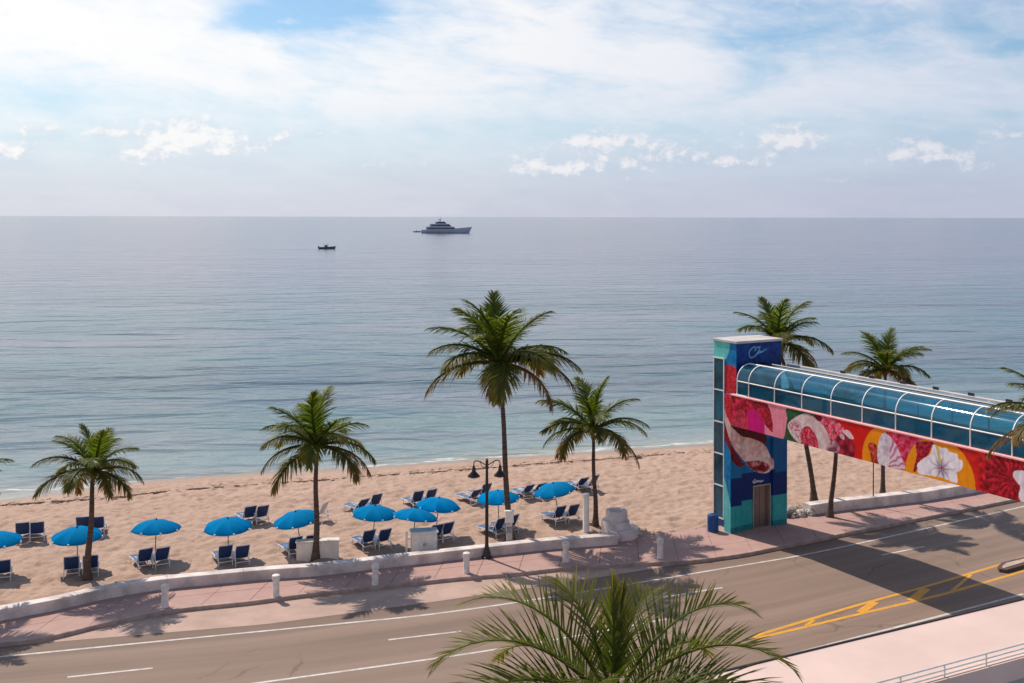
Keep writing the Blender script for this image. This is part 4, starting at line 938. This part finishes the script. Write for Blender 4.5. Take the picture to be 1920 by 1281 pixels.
for i, (x, y, tx, ty, lab) in enumerate(UMB):
    o = um if i == 0 else copy_tree(um); p = G(x, y, 1.62); o.location = (p.x, p.y, p.z); o.rotation_euler = (R(tx), R(ty), random.uniform(0, .78))
    o.scale = (1.02, 1.02, 1.0); tag(o, lab, 'umbrella', 'blue beach umbrellas')

# ------------------------------------------------------------------ palms
def leaf_mat(name, g1, g2, tip, tipamt):
    m = bpy.data.materials.new(name); m.use_nodes = True; t = NT(m.node_tree); b = t.n['Principled BSDF']
    f = t.new('ShaderNodeVertexColor', layer_name='leaf').outputs[0]; a, l, r = t.sep(f)
    rnd = t.new('ShaderNodeObjectInfo').outputs['Random']
    c = t.mix(r, g1, g2); c = t.mix(t.math('MULTIPLY', rnd, .5), c, tuple(v*.65 for v in g1))
    k = t.math('MULTIPLY', t.ramp(t.math('ADD', t.math('MULTIPLY', a, .7), t.math('MULTIPLY', l, .5)), .35, 1.05), tipamt)
    c = t.mix(k, c, tip)
    t.put(b.inputs['Base Color'], c); b.inputs['Roughness'].default_value = .5; b.inputs['Specular IOR Level'].default_value = .28
    tr = t.new('ShaderNodeBsdfTranslucent'); t.put(tr.inputs[0], t.mul(c, (1.25, 1.35, .7))); mx = t.new('ShaderNodeMixShader'); mx.inputs[0].default_value = .48
    t.l.new(b.outputs[0], mx.inputs[1]); t.l.new(tr.outputs[0], mx.inputs[2]); t.l.new(mx.outputs[0], t.n['Material Output'].inputs[0]); return m
leaf_young = leaf_mat('frond_green', (.075, .110, .010), (.145, .175, .016), (.20, .18, .025), .35)
leaf_mid = leaf_mat('frond_mid', (.068, .092, .010), (.130, .145, .016), (.23, .17, .028), .7)
leaf_old = leaf_mat('frond_old', (.095, .098, .014), (.15, .135, .02), (.27, .15, .035), .85)
leaf_dry = leaf_mat('frond_dry', (.20, .11, .04), (.28, .16, .06), (.22, .11, .05), .8)
bark = mat('palm_bark', (.115, .075, .056), .9, .25, 4, .7, 14, stretch=(1, 1, 4))
fibre = mat('palm_fibre', (.17, .10, .05), .9, .3, 10, .5, 40)
husk = mat('coconut_husk', (.22, .20, .05), .5, .25, 4)
def frond_mesh(L, e0, curl, n, ll, lw, hang, seed, side=0.0, segs=2, tw=1.0, adj=0):
    rg = random.Random(seed); M = 14; pts = []; tans = []; x = y = z = 0.0
    for i in range(M+1):
        t_ = i/M; th = R(e0) - R(curl)*t_**1.35; yaw = side*t_**1.5
        T = Vector((math.cos(th)*math.cos(yaw), math.cos(th)*math.sin(yaw), math.sin(th))); pts.append(Vector((x, y, z))); tans.append(T); x += T.x*L/M; y += T.y*L/M; z += T.z*L/M
    mb = MB(); cols = []
    mb.tube(pts, [.030*(1-i/M)+.006 for i in range(M+1)], 4); cols += [(i/M*.3, 0, .9) for i in range(M+1) for _ in range(4)]
    Z = Vector((0, 0, 1))
    for i in range(n):
        t_ = .13+.87*(i+.5)/n; f = t_*M; k = min(M-1, int(f)); p = pts[k].lerp(pts[k+1], f-k); T = tans[k].lerp(tans[k+1], f-k).normalized()
        S = T.cross(Z); S = S.normalized() if S.length > .05 else Vector((0, 1, 0)); Nn = S.cross(T).normalized()
        prof = min(1.0, .45+2.6*(t_-.12)) * (1-.72*max(0, (t_-.45)/.55)**1.6)
        for s in (-1, 1):
            if rg.random() < .05: continue
            a = R(26+36*t_+rg.uniform(-9, 9)+adj); ln = ll*prof*rg.uniform(.82, 1.12); lift = .28*(1-t_)*tw+rg.uniform(-.18, .14)
            d0 = (S*s*math.cos(a) + T*math.sin(a) + Nn*lift).normalized(); hg = hang*rg.uniform(.6, 1.35)
            q = p; vs = [];  nseg = segs; wv = T if abs(d0.dot(T)) < .9 else S
            wv = (T - d0*T.dot(d0)).normalized(); rv = rg.random(); cur = d0
            for j in range(nseg+1):
                u = j/nseg; hw = lw*.5*(1-u**2.2*.92)*(.7+.3*min(1, u*3+.3))
                if j == nseg: vs.append(q); cols.append((t_, 1, rv))
                else: vs += [q-wv*hw, q+wv*hw]; cols += [(t_, u, rv)]*2
                cur = (cur - Z*hg*(.55+.45*u)/nseg*1.15).normalized(); q = q+cur*ln/nseg
            b0 = len(mb.v); mb.v += [tuple(v) for v in vs]
            for j in range(nseg-1): mb.f.append((b0+2*j, b0+2*j+1, b0+2*j+3, b0+2*j+2))
            mb.f.append((b0+2*nseg-2, b0+2*nseg-1, b0+2*nseg))
    me = bpy.data.meshes.new('frond'); me.from_pydata(mb.v, [], mb.f); set_col(me, np.array(cols), 'leaf'); me.update(); return me
AGES = 11
def frond_set(seed, hangk=1.0):
    out = []
    for j in range(AGES):
        a = j/(AGES-1); out.append([frond_mesh(1.0*(0.92+.1*min(1, a*3)), 84-100*a**.95+v*6, 40+46*min(1, a*1.5)-34*max(0, a-.5), 58, .31+.06*a, .0245, (.35+.85*a)*hangk, seed*50+j*3+v, side=(.35 if v else -.3)) for v in (0, 1)])
    for a in out:
        pass
    return out
FS = frond_set(1)
MESHMAT = {}
def frond_variant(j, v, m):
    k = (j, v, m.name)
    if k not in MESHMAT:
        me = FS[j][v].copy() if FS[j][v].users or len(FS[j][v].materials) else FS[j][v]; me.materials.clear(); me.materials.append(m); MESHMAT[k] = me
    return MESHMAT[k]
def palm(base, hub, label, flen=2.4, nf=24, bend=.5, seed=1, r0=.15, dry=1, nuts=0, older=1.0, skip=None, grp='coconut palms along the beach'):
    rg = random.Random(seed); base = Vector(base); hub = Vector(hub); root = empty('palm_tree', base, 0, label, 'palm tree', grp); h = hub-base
    pts = []; rad = []; M = 14
    for i in range(M+1):
        t_ = i/M; k = bend*t_+(1-bend)*t_*t_*(1.6-.6*t_); p = Vector((h.x*k, h.y*k, h.z*t_)); p.x += .03*math.sin(t_*9+seed); pts.append(p)
        rad.append(r0*(1.0-.42*t_)*(1+.03*math.sin(i*2.1)) + r0*.85*math.exp(-t_*h.z/.28))
    pts[0].z -= .12
    fine = []; fr = []
    for i in range(M):
        for q in range(4): u = q/4; fine.append(pts[i].lerp(pts[i+1], u)); fr.append((rad[i]*(1-u)+rad[i+1]*u)*(1+(.045 if q % 2 else -.02)))
    fine.append(pts[-1]); fr.append(rad[-1])
    MB().tube(fine, fr, 9).build('trunk', bark, root, True, 50)
    MB().lathe([(r0*.5, -.35*flen/2.4), (r0*1.05, -.12), (r0*1.0, .12), (r0*.5, .38)], 9, tuple(h)).build('crown_shaft', fibre, root, True, 60)
    for k in range(nf):
        a = (k+.5)/nf; j = 0 if k == 0 else min(AGES-1, int((.10+.82*a**.95)*older*AGES)); v = rg.randrange(2)
        az = k*2.39996+rg.uniform(-.25, .25)+seed
        m = leaf_young if a < .40 else leaf_mid if a < .74 else leaf_old
        if dry and k >= nf-dry: m = leaf_dry
        o = link('frond', frond_variant(j, v, m), None, root); s = flen*rg.uniform(.88, 1.08)
        o.location = h+Vector((math.cos(az), math.sin(az), 0))*r0*.4+Vector((0, 0, .12*(1-a))); o.scale = (s, s, s); o.rotation_euler = (R(rg.uniform(-12, 12)), R(rg.uniform(-7, 7)), az)
    for k in range(nuts):
        a = k*2.4; rr = r0*1.0+.10+.05*(k % 2); o = MB().lathe([(.02, -.13), (.09, -.08), (.105, .0), (.08, .09), (.02, .13)], 9).build('coconut', husk, root, True, 80)
        o.location = h+Vector((rr*math.cos(a), rr*math.sin(a), -.18-.12*(k % 3)))
    return root
def hub_at(x, y, d): return Vector(((x-960)/FPX*d, d, CAMZ-(y-ROLL*(x-960)-HOR)/FPX*d))
b_ = G(165, 1089); palm(b_, hub_at(177, 884, b_.y), 'leftmost full coconut palm, small, on the sand by the wall', 2.5, 19, .9, 3, .15, 1)
b_ = G(594, 1051); palm(b_, hub_at(594, 838, b_.y), 'second coconut palm from the left, rising in front of the cream block', 3.0, 20, .8, 5, .15, 1)
b_ = G(957, 1012); palm(b_, hub_at(937, 682, b_.y), 'tallest coconut palm, behind the street lamp', 4.05, 24, .9, 8, .16, 1, nuts=9)
b_ = G(1118, 987); palm(b_, hub_at(1112, 808, b_.y), 'small coconut palm left of the rounded wall end', 3.2, 18, .5, 12, .13, 1)
b_ = G(-72, 1140); palm(b_, hub_at(-92, 915, b_.y), 'coconut palm at the left edge, only frond tips and shadow in view', 2.4, 20, .8, 15, .15, 1)
b_ = G(1527, 940); palm(b_, hub_at(1458, 642, b_.y), 'coconut palm rising behind the tower top', 3.0, 21, .15, 21, .15, 1)
b_ = P(1558, 969); palm(b_, hub_at(1578, 770, b_.y), 'coconut palm on the pavement with its crown hidden behind the bridge', 2.0, 17, .6, 23, .14, 0)
b_ = G(1655, 931); palm(b_, hub_at(1661, 696, b_.y), 'coconut palm with its crown showing above the middle of the bridge', 2.75, 21, .9, 26, .13, 1)
b_ = Vector((19.0, 36.0, 0)); palm(b_, hub_at(1998, 800, 36.0), 'coconut palm at the right edge with fronds overlapping the bridge', 2.55, 26, .8, 33, .16, 2)

def front_palm():
    d0 = 17.0; hub = hub_at(1152, 1330, d0); base = Vector((hub.x+.1, hub.y-.2, 3.9))
    root = empty('palm_tree', base, 0, 'large palm crown in the foreground at the bottom of the picture', 'palm tree', 'coconut palms along the beach'); h = hub-base
    pts = [Vector((h.x*t_, h.y*t_, h.z*t_)) for t_ in np.linspace(0, 1, 24)]
    MB().tube(pts, [(.17-.05*i/23)*(1.04 if i % 2 else .98) for i in range(24)], 10).build('trunk', bark, root, True, 50)
    MB().lathe([(.09, -.4), (.17, -.1), (.16, .2), (.07, .55)], 10, tuple(h)).build('crown_shaft', fibre, root, True, 60)
    # azimuth (0 right, 90 away), start elevation, curl, length, hang, side sweep, age
    F = [(85, 87, 6, 1.85, .03, .0, 0), (60, 84, 10, 1.7, .05, .0, 0), (150, 57, 92, 3.25, .10, .10, 0), (26, 56, 92, 3.2, .12, -.10, 0), (118, 64, 60, 2.3, .12, .1, 0), (66, 60, 74, 2.4, .14, -.1, 0),
         (176, 52, 100, 3.3, .20, .15, 1), (2, 50, 98, 3.3, .22, -.15, 1), (198, 38, 88, 3.2, .3, .2, 1), (-18, 36, 84, 3.2, .3, -.1, 1), (42, 36, 88, 2.9, .3, .2, 1), (138, 34, 88, 2.9, .35, -.2, 1), (20, 18, 70, 3.0, .5, .15, 1),
         (225, 36, 80, 2.9, .4, 0, 1), (-50, 38, 80, 2.9, .4, 0, 1), (255, 50, 70, 2.8, .3, 0, 1), (-85, 46, 74, 2.8, .3, 0, 1), (186, 10, 66, 2.8, .7, 0, 2), (-8, 6, 62, 2.9, .7, 0, 2), (160, 14, 66, 2.9, .5, .1, 1), (95, 26, 78, 2.6, .5, .1, 2)]
    for k, (az, e0, cu, L, hg, sd, ag) in enumerate(F):
        me = frond_mesh(L, e0, cu, 54 if e0 < 80 else 30, .88 if e0 < 80 else .7, .034, hg, 900+k, sd, 3, 3.2 if e0 < 80 else .6, 22 if e0 > 80 else 4); me.materials.append((leaf_mid, leaf_mid, leaf_old)[ag])
        o = link('frond', me, None, root); o.location = h+Vector((math.cos(R(az)), math.sin(R(az)), 0))*.07+Vector((0, 0, .15 if ag == 0 else 0)); o.rotation_euler = (0, 0, R(az))
front_palm()

# ------------------------------------------------------------------ wrack line and ground cover
def make_wrack():
    f = smooth_fn([G(x, y) for x, y in [(-120, 962), (0, 950), (60, 945), (200, 936), (330, 921), (540, 906), (700, 894), (900, 880), (1050, 868), (1200, 857), (1335, 846)]], 1.5)
    mb = MB(); rg = random.Random(4)
    for k in range(3900):
        x = rg.uniform(-42, 19); y = float(f(x))+rg.gauss(0, .09)+.05*math.sin(x*1.7)+.08*math.sin(x*.6+1)
        if rg.random() < .12: y += rg.uniform(.2, 1.5)*(1 if rg.random() < .7 else -.4)
        dn = .5+.5*math.sin(x*.45+2)
        if x > -12 and rg.random() > .45+.4*dn: continue
        z = float(ground(x, y))+.03; a = rg.uniform(-.5, .9); l = rg.uniform(.06, .26); w2 = rg.uniform(.02, .06); h = rg.uniform(.01, .06)
        ca, sa = math.cos(a), math.sin(a)
        mb.add([(x-ca*l, y-sa*l, z), (x+sa*w2, y-ca*w2, z+h*.4), (x+ca*l, y+sa*l, z+.005), (x-sa*w2, y+ca*w2, z+h*.5), (x, y, z+h)], [(0, 1, 4), (1, 2, 4), (2, 3, 4), (3, 0, 4)])
    m = mat('dry_seaweed', (.15, .085, .05), .95, .3, 6)
    tag(mb.build('seaweed_line', m), 'thin dark line of washed-up seaweed along the wet sand', 'seaweed', None, 'stuff')
make_wrack()
def make_cover():
    mb = MB(); rg = random.Random(9); cols = []
    for k in range(5200):
        x = rg.uniform(P(1480, 950).x, P(1760, 930).x); y = float(wall_r(x))+.62+abs(rg.gauss(0, .28)); 
        if math.sin(x*1.9)+math.sin(x*.83+1) < rg.uniform(-1.6, 1.4): continue
        z = float(ground(x, y))+rg.uniform(.0, .26); a = rg.uniform(0, 6.28); l = rg.uniform(.04, .11); w2 = l*.45; ti = rg.uniform(-.6, .8)
        ca, sa = math.cos(a), math.sin(a)
        mb.add([(x, y, z), (x+ca*l*.5-sa*w2, y+sa*l*.5+ca*w2, z+ti*l*.5), (x+ca*l, y+sa*l, z+ti*l), (x+ca*l*.5+sa*w2, y+sa*l*.5-ca*w2, z+ti*l*.5)], [(0, 1, 2, 3)])
    tag(mb.build('ground_cover', mat('cover_leaf', (.10, .125, .025), .6, .3, 3)), 'low green creeping plants behind the right wall', 'plants', None, 'stuff')
make_cover()

# ------------------------------------------------------------------ boats
def hull(L, B, Hb, Hs, draft=1.0, n=18):
    """lofted hull, bow towards +x; Hb/Hs freeboard at bow and stern"""
    mb = MB(); vs = []; prof = 7
    for i in range(n+1):
        t_ = i/n; x = -L/2+L*t_; bw = B/2*(1-max(0, (t_-.45)/.55)**2.2)*(.86+.14*min(1, t_*4)); top = Hs+(Hb-Hs)*t_**2.2
        rake = L*.07*max(0, (t_-.7)/.3)
        for k in range(prof):
            u = k/(prof-1)*2-1; s = abs(u); yy = math.copysign(bw*min(1, (s*1.25))**.6, u) if u else 0; zz = -draft+(top+draft)*max(0, (s-.25)/.75)**1.15
            vs.append((x+rake*(zz/max(top, .1) if zz > 0 else 0), yy, zz))
    fs = [(i*prof+k, (i+1)*prof+k, (i+1)*prof+k+1, i*prof+k+1) for i in range(n) for k in range(prof-1)]
    fs += [(i*prof, i*prof+prof-1, (i+1)*prof+prof-1, (i+1)*prof) for i in range(n)] + [tuple(range(prof))]
    return mb.add(vs, fs)
def tierf(L0, L1, wd, z0, z1, rake0, rake1):
    pts = []
    for z, a, b2 in ((z0, L0, L1), (z1, L0+rake0, L1-rake1)):
        pts += [(a, -wd/2, z), (b2-wd*.3, -wd/2, z), (b2, -wd*.15, z), (b2, wd*.15, z), (b2-wd*.3, wd/2, z), (a, wd/2, z)]
    return MB().add(pts, [(5, 4, 3, 2, 1, 0), (6, 7, 8, 9, 10, 11)]+[(i, (i+1) % 6, 6+(i+1) % 6, 6+i) for i in range(6)])
def make_yacht():
    p = P(835, 437.5, SEA_Z); root = empty('motor_yacht', p, R(-4), 'large white motor yacht anchored near the horizon', 'yacht')
    wm = mat('yacht_white', (.50, .54, .60), .35, .05, .1); gm = mat('yacht_glass', (.02, .03, .045), .1, .2, .2); L = 52
    hull(L, 9.5, 5.6, 3.0).build('hull', wm, root, True, 40)
    MB().box((0, 0, .1), (L*.86, 9.0, .5)).build('waterline_stripe', gm, root)
    tiers = [(-21, 13, 8.6, 3.0, 5.6, .8, 3.5), (-17, 7.5, 7.6, 5.6, 8.0, .8, 3.4), (-11, 2.2, 6.4, 8.0, 10.0, 1.0, 3.0)]
    for a, b2, wd, z0, z1, r0, r1 in tiers:
        o = tierf(a, b2, wd, z0, z1, r0, r1).build('superstructure', wm, root)
        tierf(a+2, b2-.9, wd+.12, z0+.75, z0+1.75, .3, 1.3).build('window_band', gm, o)
        MB().box(((a+b2)/2-2, 0, z1+.08), (b2-a-2, wd+.6, .16)).build('deck_edge', wm, root)
    MB().tube([(-6, 0, 10), (-5, 0, 13.2)], [.9, .35], 6).build('mast', wm, root); MB().tube([(-5, -2.2, 12.2), (-5, 2.2, 12.2)], .16, 5).build('spreader', wm, root)
    for y in (-1.6, 1.6): MB().lathe([(.2, 11.2), (.8, 11.6), (.75, 12.2), (.2, 12.6)], 10, (-7, y, 0)).build('radar_dome', wm, root, True)
    for x, y in ((-5, 0), (-7.2, 1.0)): MB().tube([(x, y, 12.5), (x-.3, y, 16.2)], .07, 4).build('antenna', wm, root)
    MB().tube([(-25, 0, 3), (-25.8, 0, 7.4)], .09, 4).build('flag_staff', wm, root)
    for k in range(12): MB().tube([(12+k*1.25, 0, 3.6+.11*k), (12+k*1.25, 0, 4.8+.11*k)], .05, 4).build('stanchion', wm, root)
    root.scale = (.92, .92, 1.16); q = P(782, 435.5, SEA_Z); t_ = empty('tender_boat', q, R(-8), 'small dark tender floating just behind the yacht', 'boat')
    dk = mat('dark_boat', (.11, .12, .15), .5, .2, .5)
    hull(7.5, 2.5, 1.3, .9, .4, 10).build('hull', dk, t_, True, 40); MB().box((-.6, 0, 1.25), (1.2, .9, 1.0), bev=.1).build('console', dk, t_); MB().box((-3.7, 0, .9), (.6, .6, 1.1), bev=.1).build('outboard', dk, t_)
    q = P(613, 467, SEA_Z); s_ = empty('speedboat', q, R(-3), 'small dark speedboat with a canopy crossing the calm water', 'boat')
    hull(8.6, 2.7, 1.5, 1.0, .4, 12).build('hull', dk, s_, True, 40); MB().box((-.4, 0, 1.5), (1.4, 1.0, 1.1), bev=.1).build('console', dk, s_)
    tm = mat('boat_canopy', (.35, .36, .38), .6, .1, 1); MB().box((-.4, 0, 2.75), (2.4, 2.0, .10), bev=.03).build('canopy', tm, s_)
    for x in (-1.4, .6):
        for y in (-.85, .85): MB().tube([(x, y, 1.0), (x, y, 2.7)], .04, 5).build('canopy_post', tm, s_)
    MB().box((-4.4, 0, .95), (.6, .7, 1.3), bev=.1).build('outboard', dk, s_)
make_yacht()
